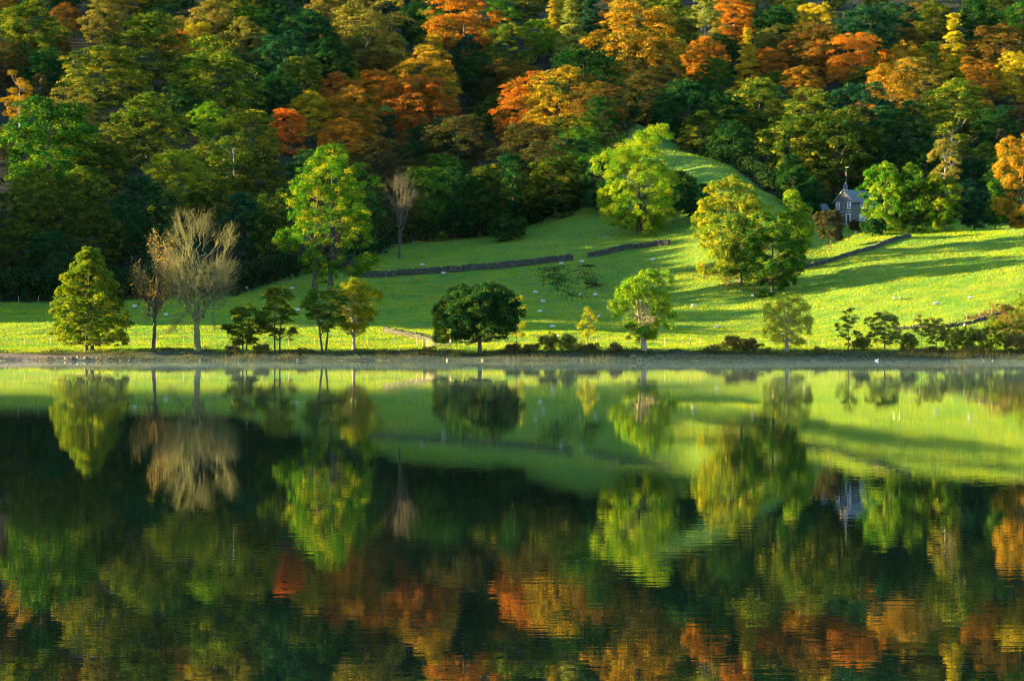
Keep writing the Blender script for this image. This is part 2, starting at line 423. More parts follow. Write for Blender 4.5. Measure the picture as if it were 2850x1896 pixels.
def lobes_round(rng, H, W, n, base=0.28, lob=0.42, top=1.0):
    """rounded crown made of big billows"""
    zc = H*(base+top)/2; hz = H*(top-base)/2; r = W/2
    i = np.arange(n) + 0.5
    ph = np.arccos(1 - 1.9*i/n); th = np.pi*(1+5**0.5)*i + rng.random()*6
    d = np.stack([np.cos(th)*np.sin(ph), np.sin(th)*np.sin(ph), np.cos(ph)], 1)
    d += rng.normal(size=d.shape)*0.12
    d *= rng.uniform(0.80, 1.12, (n, 1))
    lr = lob*r*rng.uniform(0.68, 1.25, n)
    c = np.stack([d[:, 0]*(r-lr), d[:, 1]*(r-lr), zc + d[:, 2]*(hz-lr*0.8)], 1)
    return np.concatenate([c, np.stack([lr, lr, lr*0.82], 1)], 1), np.array([0, 0, zc - 0.1*hz])

def lobes_tier(rng, H, W, tiers=6, base=0.22, flat=0.30, prof=None):
    """sprays lying in tiers, as on a beech"""
    out_ = []
    for k in range(tiers):
        tz = (k+0.5)/tiers; z = H*(base + (1-base)*tz*0.97)
        rad = W/2*(prof(tz) if prof else math.sqrt(max(0.05, 1-((tz-0.28)/0.78)**2)))
        n = max(2, int(2 + 5.5*rad/(W/2)))
        th0 = rng.random()*6.28
        for j in range(n):
            th = th0 + 6.283*j/n + rng.normal()*0.25
            lr = max(0.36*rad, 0.11*W)*rng.uniform(0.8, 1.25)
            q = max(rad - lr, 0)*rng.uniform(0.85, 1.08)
            out_.append([math.cos(th)*q, math.sin(th)*q, z + rng.normal()*0.03*H, lr, lr, lr*flat + 0.25])
        if rad > 0.25*W: out_.append([0, 0, z, rad*0.45, rad*0.45, rad*0.2])
    return np.array(out_), np.array([0, 0, H*0.45])

def lobes_prof(rng, H, W, n, base, prof, lob=0.34):
    """billows stacked along a height profile"""
    out_ = []
    for k in range(n):
        tz = ((k + 0.5)/n)**1.15
        z = H*(base + (0.96-base)*tz); R_ = W/2*prof(tz)
        lr = max(lob*R_, 0.085*W)*rng.uniform(0.8, 1.25); th = 2.39996*k + rng.normal()*0.3
        q = max(R_ - lr, 0)*rng.uniform(0.75, 1.1)
        out_.append([math.cos(th)*q, math.sin(th)*q, z, lr, lr, lr*0.7])
    return np.array(out_), np.array([0, 0, H*(base + 0.25)])

PROTO = {}
def proto(kind, k):
    """forest prototypes, 16 m high and 12 m wide unless said otherwise: (trunk mesh, crown mesh, H, W)"""
    key = (kind, k)
    if key in PROTO: return PROTO[key]
    rng = rng_(1000 + hash_(kind)*17 + k*7)
    if kind == 'oak':
        H, W = 16, 12.5
        lb, cc = lobes_round(rng, H, W, 22, -0.05, 0.42)
        D = leaves_in_lobes(rng, lb, cc, 22, 74, 0.78, 0.95, 0.135, inner=0.4, messy=0.85)
        bark, nb, r0 = BARK, 35, 0.36
    elif kind == 'beech':
        H, W = 17, 14
        lb, cc = lobes_round(rng, H, W, 30, -0.06, 0.36)
        D = leaves_in_lobes(rng, lb, cc, 18, 74, 0.95, 0.62, 0.135, droop=0.35, updense=0.3, messy=0.85, inner=0.5)
        bark, nb, r0 = BARK, 45, 0.38
    elif kind == 'ash':
        H, W = 17, 12
        lb, cc = lobes_round(rng, H, W, 26, -0.04, 0.36)
        D = leaves_in_lobes(rng, lb, cc, 18, 70, 0.75, 1.0, 0.125, inner=0.6, messy=1.0)
        bark, nb, r0 = BARK, 50, 0.32
    elif kind == 'birch':
        H, W = 15, 7
        lb, cc = lobes_round(rng, H, W, 22, 0.0, 0.40)
        D = leaves_in_lobes(rng, lb, cc, 14, 66, 0.6, 1.1, 0.11, inner=0.6, messy=1.0)
        bark, nb, r0 = BARK_BIRCH, 60, 0.18
    elif kind == 'larch':
        H, W = 18, 7.5
        lb, cc = lobes_tier(rng, H, W, 15, 0.04, 0.25, prof=lambda q: 1.02*(1-q)**0.85 + 0.05)
        D = leaves_in_lobes(rng, lb, cc, 11, 46, 0.75, 0.5, 0.125, droop=0.3, messy=0.9, inner=0.7)
        bark, nb, r0 = BARK, 60, 0.26
    tm = trunk_mesh(kind + '_trunk', rng, H, r0, D[0], bark, nb=nb, hi=0.93 if kind == 'larch' else 0.8)
    cm = crown_mesh(kind + '_crown', D, rng, pal('olive'))
    PROTO[key] = (tm, cm, H, W)
    return PROTO[key]
def hash_(s): return sum(ord(c)*(i+3) for i, c in enumerate(s)) % 97

def forest_tree(kind, k, x, y, H, W, palette, rz, label, cat='tree', group=None):
    tm, cm, h0, w0 = proto(kind, k)
    z = gz(x, y)
    t_ = empty(kind + '_tree', (x, y, z - 0.15), label, cat, group, rz, (W/w0, W/w0, H/h0))
    obj('trunk', tm, t_)
    c_ = obj('crown', cm, t_)
    c_.material_slots[0].link = 'OBJECT'; c_.material_slots[0].material = pal(palette)
    return t_

# ------------------------------------------------------------------ the hillside wood
# picture column, picture height of the top, crown width in the photograph, kind, leaf colour
WOOD = [
 (80,8,200,'oak','olive'),(182,12,95,'oak','rust'),(285,10,115,'oak','tan'),(420,40,200,'oak','olive'),(695,18,140,'oak','green'),
 (590,0,150,'oak','tan'),(850,30,180,'oak','dark green'),(1020,12,230,'beech','tan'),(1290,0,190,'beech','orange'),
 (290,122,215,'beech','olive'),(490,95,85,'ash','orange'),(553,64,85,'ash','yellow'),(680,56,120,'oak','tan'),(600,128,230,'beech','olive'),
 (840,164,130,'oak','olive'),(770,205,140,'oak','dark green'),(1020,68,115,'oak','green'),(965,164,72,'ash','yellow green'),(945,213,120,'beech','orange'),
 (1062,150,110,'beech','rust'),(1085,124,95,'beech','golden'),(1050,203,125,'beech','flame'),(1185,158,175,'beech','golden'),(1205,106,62,'birch','yellow'),
 (1160,222,190,'beech','orange'),(1330,150,135,'oak','dark green'),(1300,100,85,'oak','teal green'),(978,252,170,'beech','orange'),(860,268,112,'oak','yellow'),
 (800,318,100,'beech','flame'),(950,340,125,'beech','flame'),(580,285,95,'oak','lime green'),(700,294,155,'ash','olive'),(410,268,185,'oak','olive'),
 (55,222,72,'birch','golden'),(112,205,50,'birch','brown'),(135,280,270,'oak','green'),(205,255,150,'beech','tan'),(312,350,105,'oak','olive'),
 (418,340,55,'birch','orange'),(20,352,85,'oak','tan'),(500,422,175,'oak','yellow green'),(735,378,75,'ash','yellow'),(575,395,135,'oak','olive'),
 (650,372,125,'birch','olive'),(275,410,155,'oak','dark olive'),(232,472,135,'oak','olive'),(75,500,145,'oak','olive'),(275,592,145,'oak','dark olive'),
 (50,622,155,'oak','dark olive'),(150,655,140,'oak','dark green'),(690,548,165,'oak','teal green'),(720,440,155,'oak','dark olive'),(1060,392,150,'beech','brown'),
 (1240,420,140,'ash','green'),(1335,505,155,'oak','dark green'),(1275,330,185,'beech','brown'),(1150,440,150,'beech','brown'),(20,122,130,'oak','brown'),
 (125,142,130,'oak','dark green'),(790,96,150,'oak','teal green'),(905,112,135,'oak','dark green'),(1390,180,125,'beech','brown'),(1375,262,120,'beech','dark olive'),
 (1468,236,175,'beech','orange'),(1560,214,190,'beech','golden'),(1668,226,150,'beech','rust'),(1440,178,135,'beech','rust'),(1500,58,95,'oak','lime green'),
 (1540,2,62,'larch','yellow'),(1590,-5,95,'larch','pale green'),(1642,-20,95,'larch','teal green'),(1730,-6,66,'oak','golden'),(1812,-12,90,'larch','olive'),
 (1770,44,230,'beech','golden'),(1775,130,132,'oak','golden'),(1692,118,56,'oak','lime green'),(1620,130,200,'ash','dark green'),(1885,112,62,'birch','pale green'),
 (1962,118,115,'oak','orange'),(1988,168,95,'oak','green'),(1965,-4,90,'birch','pale green'),(2042,10,120,'beech','flame'),(2080,94,70,'larch','yellow'),
 (2140,145,98,'beech','orange'),(2150,80,115,'beech','tan'),(2270,16,115,'ash','yellow'),(2260,58,165,'beech','rust'),(2275,134,95,'beech','orange'),
 (2390,116,155,'beech','flame'),(2230,190,105,'beech','orange'),(2360,64,64,'oak','green'),(2420,24,175,'oak','teal green'),(2532,76,115,'beech','rust'),
 (2520,132,125,'oak','golden'),(2550,166,145,'beech','tan'),(2655,54,95,'larch','yellow'),(2662,140,95,'beech','orange'),(2600,120,85,'oak','yellow green'),
 (2790,64,185,'beech','rust'),(2725,180,105,'beech','orange'),(2822,160,115,'oak','yellow'),(2720,4,140,'oak','dark green'),(2842,8,100,'oak','green'),
 (2485,12,135,'oak','teal green'),(2660,216,200,'beech','olive'),(2482,200,155,'beech','golden'),(2110,225,155,'oak','olive'),(2100,318,115,'oak','dark olive'),
 (2210,322,195,'oak','olive'),(2335,310,225,'oak','dark olive'),(2395,290,75,'beech','orange'),(2262,256,165,'beech','olive'),(2400,236,185,'oak','teal green'),
 (2512,292,165,'oak','dark green'),(2650,328,115,'birch','olive'),(2732,282,85,'beech','rust'),(2778,302,125,'oak','dark green'),(1812,242,175,'beech','brown'),
 (1912,252,175,'oak','dark green'),(2005,262,155,'oak','dark green'),(1622,356,125,'ash','green'),(1480,352,190,'beech','brown'),(1545,442,170,'beech','dark olive'),
 (1640,432,110,'ash','green'),(1420,440,140,'oak','dark green'),(2160,20,120,'oak','dark green'),(1880,40,130,'beech','dark olive'),(1420,60,130,'ash','olive'),
 (1400,-5,110,'oak','green'),(1210,20,110,'ash','olive'),(920,-8,120,'oak','tan'),(760,-5,110,'oak','dark green'),(2600,10,110,'ash','dark olive'),
 (2440,380,150,'oak','dark green'),(2580,395,150,'oak','dark green'),(2800,430,120,'oak','dark green'),(600,500,150,'oak','dark olive'),(400,500,160,'oak','dark green'),
 (1000,470,130,'beech','brown'),(350,580,140,'oak','dark green'),(480,640,140,'oak','dark green'),(180,540,140,'oak','dark olive'),(1870,330,120,'oak','dark green'),
 (1950,335,120,'beech','dark olive'),(2040,350,110,'oak','dark green'),
]
XZ = [(380, 'above the conical shore tree'), (770, 'above the bare lakeside tree'), (1130, 'above the tall lime'),
      (1600, 'above the long drystone wall'), (2090, 'above the grassy knoll'), (2500, 'above the stone cottage'), (9999, 'above the sunlit hill pasture')]
def zone(u, d):
    z_ = next(n for lim, n in XZ if u < lim)
    dd = d - float(wood_front(u))
    tier = 'low' if dd < 45 else ('midway up' if dd < 170 else 'high')
    return tier, z_
def sizeword(W): return 'broad' if W > 13.5 else ('narrow' if W < 6.5 else 'rounded')
KN = {'oak': 'oak', 'beech': 'beech', 'ash': 'ash', 'birch': 'wispy birch', 'larch': 'pointed larch'}

placed = []      # x, y, W, H, u, vtop
WT = []          # wood trees waiting for their labels
rr = random.Random(5)
WG = 'trees of the hillside wood'
for i, (u, vt, wpx, kind, pl) in enumerate(WOOD):
    best = None
    for d in np.arange(float(wood_front(u)) + 3, 1250, 3.0):
        Wm = wpx*d/F
        ratio = {'oak': 0.95, 'beech': 0.90, 'ash': 1.05, 'birch': 1.6, 'larch': 2.0}[kind]
        H = min(max(ratio*Wm + 2.0, 9.0), 25.0)
        x = X(u, d); z = gz(x, d)
        vv = vpix(z + H, d)
        if vv <= vt:
            best = (d, H, Wm, x); break
    if best is None: continue
    d, H, Wm, x = best
    placed.append((x, d, Wm, H, u, vt))
    up = 1.13 if pl in ('flame', 'orange', 'yellow', 'golden') else 1.03      # the autumn crowns stand clear of their neighbours
    t_ = forest_tree(kind, i % 3, x, d, H*up, Wm*1.20, pl, rr.uniform(0, 6.28), None, 'tree', WG)
    WT.append((t_, x, d, sizeword(Wm), pl, KN[kind], zone(u, d), ''))

# tall trees along the lower edge of the wood: column, distance, height, width
EDGE = [(770, 600, 17, 13, 'oak', 'dark olive'), (1010, 632, 16, 12, 'ash', 'dark green'), (1095, 652, 15, 12, 'beech', 'brown'), (1180, 660, 18.5, 13, 'ash', 'green'), (1262, 664, 17, 13, 'oak', 'dark green'),
        (1345, 668, 16.5, 13.5, 'beech', 'dark olive'), (1430, 678, 17, 13, 'oak', 'dark green'), (1510, 680, 18, 14, 'beech', 'brown'), (1590, 686, 16, 13, 'ash', 'dark green'), (1635, 706, 15, 12, 'beech', 'dark olive'), (1672, 734, 13, 11, 'ash', 'dark green')]
for i, (u, d, H, W, kind, pl) in enumerate(EDGE):
    x = X(u, d); placed.append((x, d, W, H, u, vpix(gz(x, d) + H, d)))
    t_ = forest_tree(kind, i % 3, x, d, H, W, pl, rr.uniform(0, 6.28), None, 'tree', WG)
    WT.append((t_, x, d, 'tall', pl, KN[kind], zone(u, d), 'on the edge '))
PA = np.array(placed)
# smaller trees between them
fr = rng_(77); nfill = 0; tries = 0
fx, fy = [], []
while nfill < 150 and tries < 14000:
    tries += 1
    d = 560 + 560*fr.random()**0.85; u = fr.uniform(-140, 2990)
    if d < float(wood_front(u)) + 4: continue
    x = X(u, d)
    W = fr.uniform(10.5, 16.5); H = W*fr.uniform(0.78, 0.98)
    dist = np.hypot(PA[:, 0]-x, PA[:, 1]-d)
    if np.any(dist < 0.36*(PA[:, 2]+W)): continue
    if fx and np.min(np.hypot(np.array(fx)-x, np.array(fy)-d)) < 8.0: continue
    z = gz(x, d); vt = vpix(z+H, d); wp = W*F/d
    if vt > 900: continue
    front = (PA[:, 1] > d) & (np.abs(PA[:, 4]-u) < 0.5*(PA[:, 2]*F/PA[:, 1] + wp)*0.8)
    if np.any(front & (vt < PA[:, 5] + 0.42*PA[:, 3]*F/PA[:, 1])): continue
    fx.append(x); fy.append(d); nfill += 1
    hi = d - float(wood_front(u)) > 150
    right = u > 1350
    if hi: pl = fr.choice(['olive', 'dark olive', 'dark green', 'teal green', 'tan', 'rust', 'brown', 'golden'], p=[.2, .2, .2, .12, .09, .07, .08, .04])
    else: pl = fr.choice(['dark olive', 'dark green', 'brown', 'teal green', 'olive'], p=[.32, .33, .12, .13, .10])
    kind = fr.choice(['oak', 'ash', 'beech'], p=[.5, .25, .25])
    t_ = forest_tree(str(kind), int(fr.integers(0, 3)), x, d, H, W, str(pl), fr.uniform(0, 6.28), None, 'tree', WG)
    WT.append((t_, x, d, sizeword(W), str(pl), KN[str(kind)], zone(u, d), 'half hidden '))

def label_wood():
    first = {}
    for r in WT:
        first.setdefault(f'{r[3]} {r[4]} {r[5]} {r[7]}{r[6][0]} in the wood {r[6][1]}', []).append(r)
    used = set()
    for lab, rs in first.items():
        for r in rs:
            l2 = lab
            if len(rs) > 1:      # told apart by the tree each stands next to
                near = sorted((q for q in WT if q is not r and (q[4], q[5]) != (r[4], r[5])), key=lambda q: math.hypot(q[1]-r[1], q[2]-r[2]))
                for q in near[:4]:
                    l2 = f"{r[3]} {r[4]} {r[5]} next to {'an' if q[4][0] in 'aeiou' else 'a'} {q[4]} {q[5]} {r[6][0]} {r[6][1]}"
                    if len(l2.split()) > 16: l2 = l2.replace('midway up above', 'midway above').replace('conical shore tree', 'conical tree').replace('sunlit hill pasture', 'hill pasture').replace('bare lakeside tree', 'bare tree')
                    if l2 not in used: break
            used.add(l2); r[0]['label'] = l2
label_wood()

# unseen wooded spur added past the left edge, its height shaped to shade the meadow
sp_n = 0
for k in range(900):
    if sp_n >= 60: break
    x = fr.uniform(-235, -112); y = 513 + 125*fr.random()**1.3
    u = 1425 + x*F/y
    if u > -150: continue
    if y < 519 + (-93 - x)*0.06: continue
    if fx and np.min(np.hypot(np.array(fx)-x, np.array(fy)-y)) < 8.5: continue
    fx.append(x); fy.append(y); sp_n += 1
    W = fr.uniform(10, 14); H = fr.uniform(18, 21)
    forest_tree('oak', k % 3, x, y, H, W, str(fr.choice(['dark olive', 'olive', 'green'])), fr.uniform(0, 6.28),
                'tall oak added on the unseen spur beyond the shingle beach to shade the meadow', 'tree', 'oaks added on the unseen spur')

# the wood goes on past both edges of the view
for lo_, hi_, num in ((-680, -165, 34), (3010, 3480, 24)):
    c_ = 0
    for k in range(1500):
        if c_ >= num: break
        u = fr.uniform(lo_, hi_); d = 590 + 380*fr.random(); x = X(u, d)
        if d < float(wood_front(u)) + 25 or np.min(np.hypot(np.array(fx)-x, np.array(fy)-d)) < 10.5: continue
        fx.append(x); fy.append(d); c_ += 1
        W = fr.uniform(12, 17)
        forest_tree('oak', k % 3, x, d, W*fr.uniform(0.8, 0.95), W, str(fr.choice(['olive', 'dark olive', 'green', 'rust', 'golden'])), fr.uniform(0, 6.28),
                    'oak of the hillside wood ' + ('past the shingle beach' if lo_ < 0 else 'beyond the golden brown hilltop tree'), 'tree', 'oaks where the wood runs on')

# understorey of the wood: one mass of low leaves
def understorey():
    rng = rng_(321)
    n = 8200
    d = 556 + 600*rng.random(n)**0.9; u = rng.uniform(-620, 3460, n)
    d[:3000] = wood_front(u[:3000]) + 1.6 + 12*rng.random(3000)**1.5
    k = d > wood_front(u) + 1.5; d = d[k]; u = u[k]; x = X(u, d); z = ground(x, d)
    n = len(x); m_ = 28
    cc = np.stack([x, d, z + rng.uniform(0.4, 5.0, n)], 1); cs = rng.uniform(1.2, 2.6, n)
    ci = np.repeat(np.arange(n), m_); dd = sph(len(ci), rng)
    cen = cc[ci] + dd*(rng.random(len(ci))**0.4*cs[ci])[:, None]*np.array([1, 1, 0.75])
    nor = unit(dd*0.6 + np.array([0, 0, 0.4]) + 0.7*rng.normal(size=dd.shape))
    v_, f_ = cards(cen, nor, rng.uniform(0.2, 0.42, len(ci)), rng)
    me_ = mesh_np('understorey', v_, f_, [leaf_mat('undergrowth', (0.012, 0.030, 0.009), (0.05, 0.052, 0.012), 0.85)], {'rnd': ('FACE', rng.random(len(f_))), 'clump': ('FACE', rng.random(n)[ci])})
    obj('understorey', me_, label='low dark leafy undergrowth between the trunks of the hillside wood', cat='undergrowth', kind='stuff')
understorey()

# ------------------------------------------------------------------ single trees in the fields and along the shore
def own_tree(name, label, u, d, H, W, seed, palette, shape='round', n=14, base=0.25, lob=0.4, nclump=12, nleaf=60, cs=0.8, flat=0.7,
             ls=0.17, bark=BARK, r0=0.3, nb=60, stems=((0, 0, 0, 0),), inner=0.35, tiers=6, prof=None, lean=0.0, messy=0.8, cat='tree', group=None,
             lo=0.2, hi=0.8, droop=0.1, tflat=0.3, twigr=0.035, lobes=None, zoff=-0.12):
    rng = rng_(seed); nleaf = int(nleaf*1.6); nclump = int(nclump*1.75 + 0.5); flat = min(1.0, flat*1.25); ls = min(ls*0.80, 0.135); cs = cs*0.85; messy = 0.9
    x = X(u, d); z = gz(x, d)
    if lobes is not None: lb = np.array(lobes, float); cc = np.array([0, 0, H*(base+0.2)])
    elif shape == 'round': lb, cc = lobes_round(rng, H, W, n, base, lob)
    else: lb, cc = lobes_prof(rng, H, W, n if n != 14 else tiers*5, base, prof or (lambda q: math.sin(math.pi*(0.16+0.80*q))**0.7), lob if lob != 0.4 else 0.36)
    if lean: lb[:, 0] += lean*(lb[:, 2]/H)
    D = leaves_in_lobes(rng, lb, cc, nclump, nleaf, cs, flat, ls, droop=droop, inner=inner, messy=messy)
    t_ = empty(name, (x, d, z + zoff), label, cat, group)
    obj('trunk', trunk_mesh('trunk', rng, H, r0, D[0], bark, stems, nb, lo=lo, hi=hi, twigr=twigr), t_)
    obj('crown', crown_mesh('crown', D, rng, palette if not isinstance(palette, str) else pal(palette)), t_)
    return t_
def mats(name, c1, c2, b=0.55, tr=0.28): return leaf_mat(name, c1, c2, b, tr)

def bare_tree(name, label, u, d, H, W, seed, N, levels, fork, zlow, rtip, bark, leaf=None, nleaf=0, ls=0.13, low=(), twl=0.8, spread=1.0, stem_dx=0.0):
    """leafless tree: twig tips fill a dome, gathered step by step into boughs, limbs and trunk"""
    rng = rng_(seed); x = X(u, d); z = gz(x, d)
    nb_ = 18; bc = sph(nb_, rng)*rng.uniform(0.5, 0.82, (nb_, 1)); br_ = rng.uniform(0.25, 0.42, nb_); bi = rng.integers(0, nb_, N)
    q = bc[bi] + sph(N, rng)*(rng.random(N)**0.45*br_[bi])[:, None]
    hz = (H-zlow)/2
    tips = q*np.array([W/2, W/2, hz]) + np.array([0, 0, zlow + hz])
    tips[:, :2] *= (0.72 + 0.28*np.clip((tips[:, 2]-zlow)/(hz*0.9), 0, 1))[:, None]
    for (cx, cz, cr, cn) in low: tips = np.concatenate([tips, np.array([cx, 0, cz]) + sph(cn, rng)*cr*rng.random((cn, 1))**0.5])
    NT = len(tips); parts = []
    rr_ = lambda c: rtip*np.asarray(c, float)**0.48
    fk = np.array([stem_dx, 0, fork])
    tt = np.linspace(0, 1, 7); P = np.stack([stem_dx*tt + rng.normal(size=7)*0.04, rng.normal(size=7)*0.04, -0.3 + (fork+0.3)*tt], 1); P[-1] = fk
    R = rr_(NT)*(1.15-0.2*tt); R[0] *= 1.45
    parts.append(tubes(P[None], R[None], 9))
    pos = fk[None]; asg = np.zeros(NT, int)
    for li, n in enumerate(levels):
        seeds = rng.choice(NT, n, replace=False)
        best = np.full(NT, 1e9); new = np.zeros(NT, int)
        for c0 in range(0, n, 64):
            ss = seeds[c0:c0+64]
            D2 = ((tips[:, None]-tips[ss][None])**2).sum(2) + 1e6*(asg[:, None] != asg[ss][None])
            j = D2.argmin(1); m_ = D2[np.arange(NT), j]; k = m_ < best; best[k] = m_[k]; new[k] = j[k] + c0
        orphan = best > 1e5
        ids = new.copy(); nn = n
        if orphan.any():
            for a_ in np.unique(asg[orphan]): ids[orphan & (asg == a_)] = nn; nn += 1
        uniq, inv = np.unique(ids, return_inverse=True)
        cnt = np.bincount(inv); cen = np.stack([np.bincount(inv, tips[:, k])/cnt for k in range(3)], 1)
        par = np.zeros(len(uniq), int); par[inv] = asg
        fr_ = 0.5 + 0.12*rng.random((len(uniq), 1))
        if li == 0: fr_ = 0.42 + 0.1*rng.random((len(uniq), 1))
        npos = pos[par]*(1-fr_) + cen*fr_
        ln = np.linalg.norm(npos-pos[par], axis=1)
        B = curve_pts(pos[par], npos, 7, rng, 0.05*spread, 0.085)
        r1 = rr_(cnt); r0_ = np.minimum(r1*1.25, rr_(NT)*0.8)
        parts.append(tubes(B, r0_[:, None]*(1-tt) + r1[:, None]*tt, 6 if li < 2 else 4))
        pos = npos; asg = inv
    B = curve_pts(pos[asg], tips, 5, rng, 0.05, 0.07)
    parts.append(tubes(B, np.broadcast_to(np.linspace(1.5, 0.8, 5)*rtip, (NT, 5)).copy(), 3))
    k3 = 3; base = np.repeat(B, k3, 0); fi = rng.integers(2, 5, len(base)); st = base[np.arange(len(base)), fi]
    outd = unit(tips - np.array([0, 0, zlow + 0.4*hz]))
    dr = unit(0.8*np.repeat(outd, k3, 0) + 0.75*rng.normal(size=(len(base), 3)) + np.array([0, 0, 0.25]))
    TW = curve_pts(st, st + dr*(twl*rng.uniform(0.5, 1.3, len(base)))[:, None], 3, rng, 0.08, 0.08)
    parts.append(tubes(TW, np.broadcast_to(np.array([0.8, 0.6, 0.35])*rtip, (len(base), 3)).copy(), 3))
    v_, f_ = join(parts)
    t_ = empty(name, (x, d, z), label, 'tree')
    obj('trunk', mesh_np('trunk', v_, f_, [bark], smooth=True), t_)
    if leaf is not None:
        sel = rng.choice(len(TW), min(nleaf, len(TW)), replace=False)
        c_ = TW[sel, 2] + rng.normal(size=(len(sel), 3))*0.1
        v_, f_ = cards(c_, sph(len(c_), rng), ls*rng.uniform(0.6, 1.3, len(c_)), rng)
        obj('crown', mesh_np('crown', v_, f_, [leaf], {'rnd': ('FACE', rng.random(len(f_))), 'clump': ('FACE', rng.random(len(f_)))}), t_)
    return t_

ALDER = mats('alder', (0.075, 0.130, 0.014), (0.19, 0.20, 0.018), 0.6, 0.4)
ALDER_D = mats('alder_dark', (0.060, 0.110, 0.016), (0.15, 0.165, 0.018), 0.6, 0.5)
ALDER_B = mats('alder_blue', (0.12, 0.16, 0.030), (0.21, 0.21, 0.035), 0.55, 0.5)
SYC = mats('sycamore', (0.016, 0.055, 0.014), (0.07, 0.095, 0.012), 0.75)
ASH = mats('shore_ash', (0.11, 0.22, 0.016), (0.24, 0.29, 0.02), 0.55)
WILLOW = mats('willow', (0.26, 0.28, 0.03), (0.42, 0.37, 0.045), 0.5, 0.42)
POLL = mats('pollard', (0.13, 0.17, 0.014), (0.27, 0.26, 0.014), 0.6, 0.4)
SAPL = mats('sapling', (0.20, 0.24, 0.02), (0.36, 0.31, 0.02), 0.6)
LIME_Y = mats('lime_top', (0.050, 0.125, 0.010), (0.38, 0.31, 0.012), 0.80)
ROUND = mats('round_tree', (0.09, 0.19, 0.012), (0.27, 0.29, 0.014), 0.62)
REDT = mats('red_tree', (0.032, 0.036, 0.018), (0.11, 0.075, 0.02), 0.78)
DRY = mats('dry_leaf', (0.20, 0.16, 0.04), (0.30, 0.21, 0.03), 0.5)
SHRUB = mats('shrub', (0.10, 0.11, 0.02), (0.18, 0.12, 0.035), 0.5)
BRACK = mats('bracken', (0.10, 0.072, 0.026), (0.09, 0.105, 0.026), 0.5)

cone = lambda q: 0.06 + 0.98*min(1.0, 0.72 + 1.5*q)*(1-q)**0.6
dS = 455
own_tree('alder_tree', 'dense conical olive tree with two trunks on the lake shore', 248, dS, 16.6, 17.0, 11, ALDER, 'tier', tiers=9, base=0.13, prof=cone,
         nclump=11, nleaf=62, cs=0.85, flat=0.5, ls=0.16, r0=0.26, stems=((-0.45, 0, -0.2, 0.1), (0.5, 0.1, 0.3, 0)), tflat=0.55, hi=0.92, lo=0.1, nb=90, inner=0.4)
bare_tree('thin_autumn_tree', 'thin brown tree with a few dry leaves beside the bare tree', 427, 458, 21.2, 8.6, 12, 800, [7, 40, 230], 5.0, 3.4, 0.0115, BARK, DRY, nleaf=2900, ls=0.12, twl=0.7, stem_dx=0.2)
bare_tree('leafless_tree', 'big leafless tree with a tan dome of twigs on the shore', 550, 456, 23.2, 17.4, 23, 1700, [10, 64, 330], 4.2, 5.0, 0.0130, BARK_TWIG, low=((-4.4, 3.0, 1.2, 30), (2.6, 3.6, 1.0, 20), (-3.0, 5.0, 1.4, 40)), twl=0.9, stem_dx=-0.15)
own_tree('alder_tree', 'low dark bushy tree beside the bare tree on the shore', 682, 458, 8.2, 7.0, 14, ALDER_D, 'round', n=18, lob=0.33, base=0.02, nclump=9, nleaf=44, cs=0.7, flat=0.45, ls=0.13, r0=0.13, stems=((-0.3, 0, -0.9, 0), (0.2, 0, 0.8, 0)), inner=0.5)
own_tree('alder_tree', 'dark slender layered tree on the shore next to the low bushy one', 768, 458, 11.8, 7.6, 15, ALDER_D, 'round', n=20, lob=0.33, base=0.14, nclump=8, nleaf=42, cs=0.75, flat=0.4, ls=0.135, r0=0.16, stems=((-0.2, 0, -0.3, 0), (0.55, 0.2, 0.9, 0)), inner=0.5)
own_tree('alder_tree', 'dark tree with forked trunks in front of the golden pollard', 902, 454, 12.0, 8.0, 16, ALDER_D, 'round', n=18, lob=0.33, base=0.26, nclump=8, nleaf=42, cs=0.75, flat=0.4, ls=0.135, r0=0.2, stems=((-0.3, 0, -1.2, 0), (0.25, 0, 1.4, 0)), inner=0.5)
own_tree('pollard_tree', 'golden green pollard with a short thick trunk on the shore', 985, 460, 12.2, 8.8, 17, POLL, 'round', n=16, base=0.14, lob=0.38, nclump=11, nleaf=52, cs=0.75, flat=0.8, ls=0.135, r0=0.3, bark=BARK_PALE, inner=0.5, lean=0.5, nb=80)
own_tree('thin_sapling', 'thin yellowish sapling beside the wooden gate', 1228, 452, 7.6, 3.4, 18, 'yellow green', 'tier', tiers=6, base=0.25, nclump=4, nleaf=32, cs=0.5, flat=0.6, ls=0.11, r0=0.06, bark=BARK_PALE, inner=0.5, nb=30)
own_tree('sycamore_tree', 'dark green spreading tree beside the gate, darkest on the shore', 1335, 450, 11.6, 14.4, 19, SYC, 'round', n=26, base=0.10, lob=0.38, nclump=16, nleaf=66, cs=0.85, flat=0.65, ls=0.16, r0=0.36, inner=0.4, nb=90)
own_tree('yellow_sapling', 'small yellow green tree behind the dark spreading tree', 1438, 466, 9.2, 3.8, 20, SAPL, 'round', n=12, lob=0.36, base=0.15, nclump=5, nleaf=26, cs=0.55, flat=0.7, ls=0.12, r0=0.08, inner=0.5, nb=30)
own_tree('yellow_sapling', 'bright yellow sapling standing alone in the sunlit strip', 1636, 463, 6.9, 4.0, 21, SAPL, 'round', n=12, lob=0.34, base=0.2, nclump=4, nleaf=22, cs=0.55, flat=0.7, ls=0.115, r0=0.07, inner=0.5, nb=30)
own_tree('ash_tree', 'bright green round tree with a sunlit white trunk on the shore', 1792, 456, 13.8, 11.4, 22, ASH, 'round', n=20, base=0.12, lob=0.36, nclump=12, nleaf=56, cs=0.8, flat=0.85, ls=0.15, r0=0.28, bark=BARK_PALE, inner=0.5, nb=110, stems=((0, 0, -0.6, 0), (0.15, 0, 0.9, 0.2), (-0.1, 0, -1.5, 0.1)))
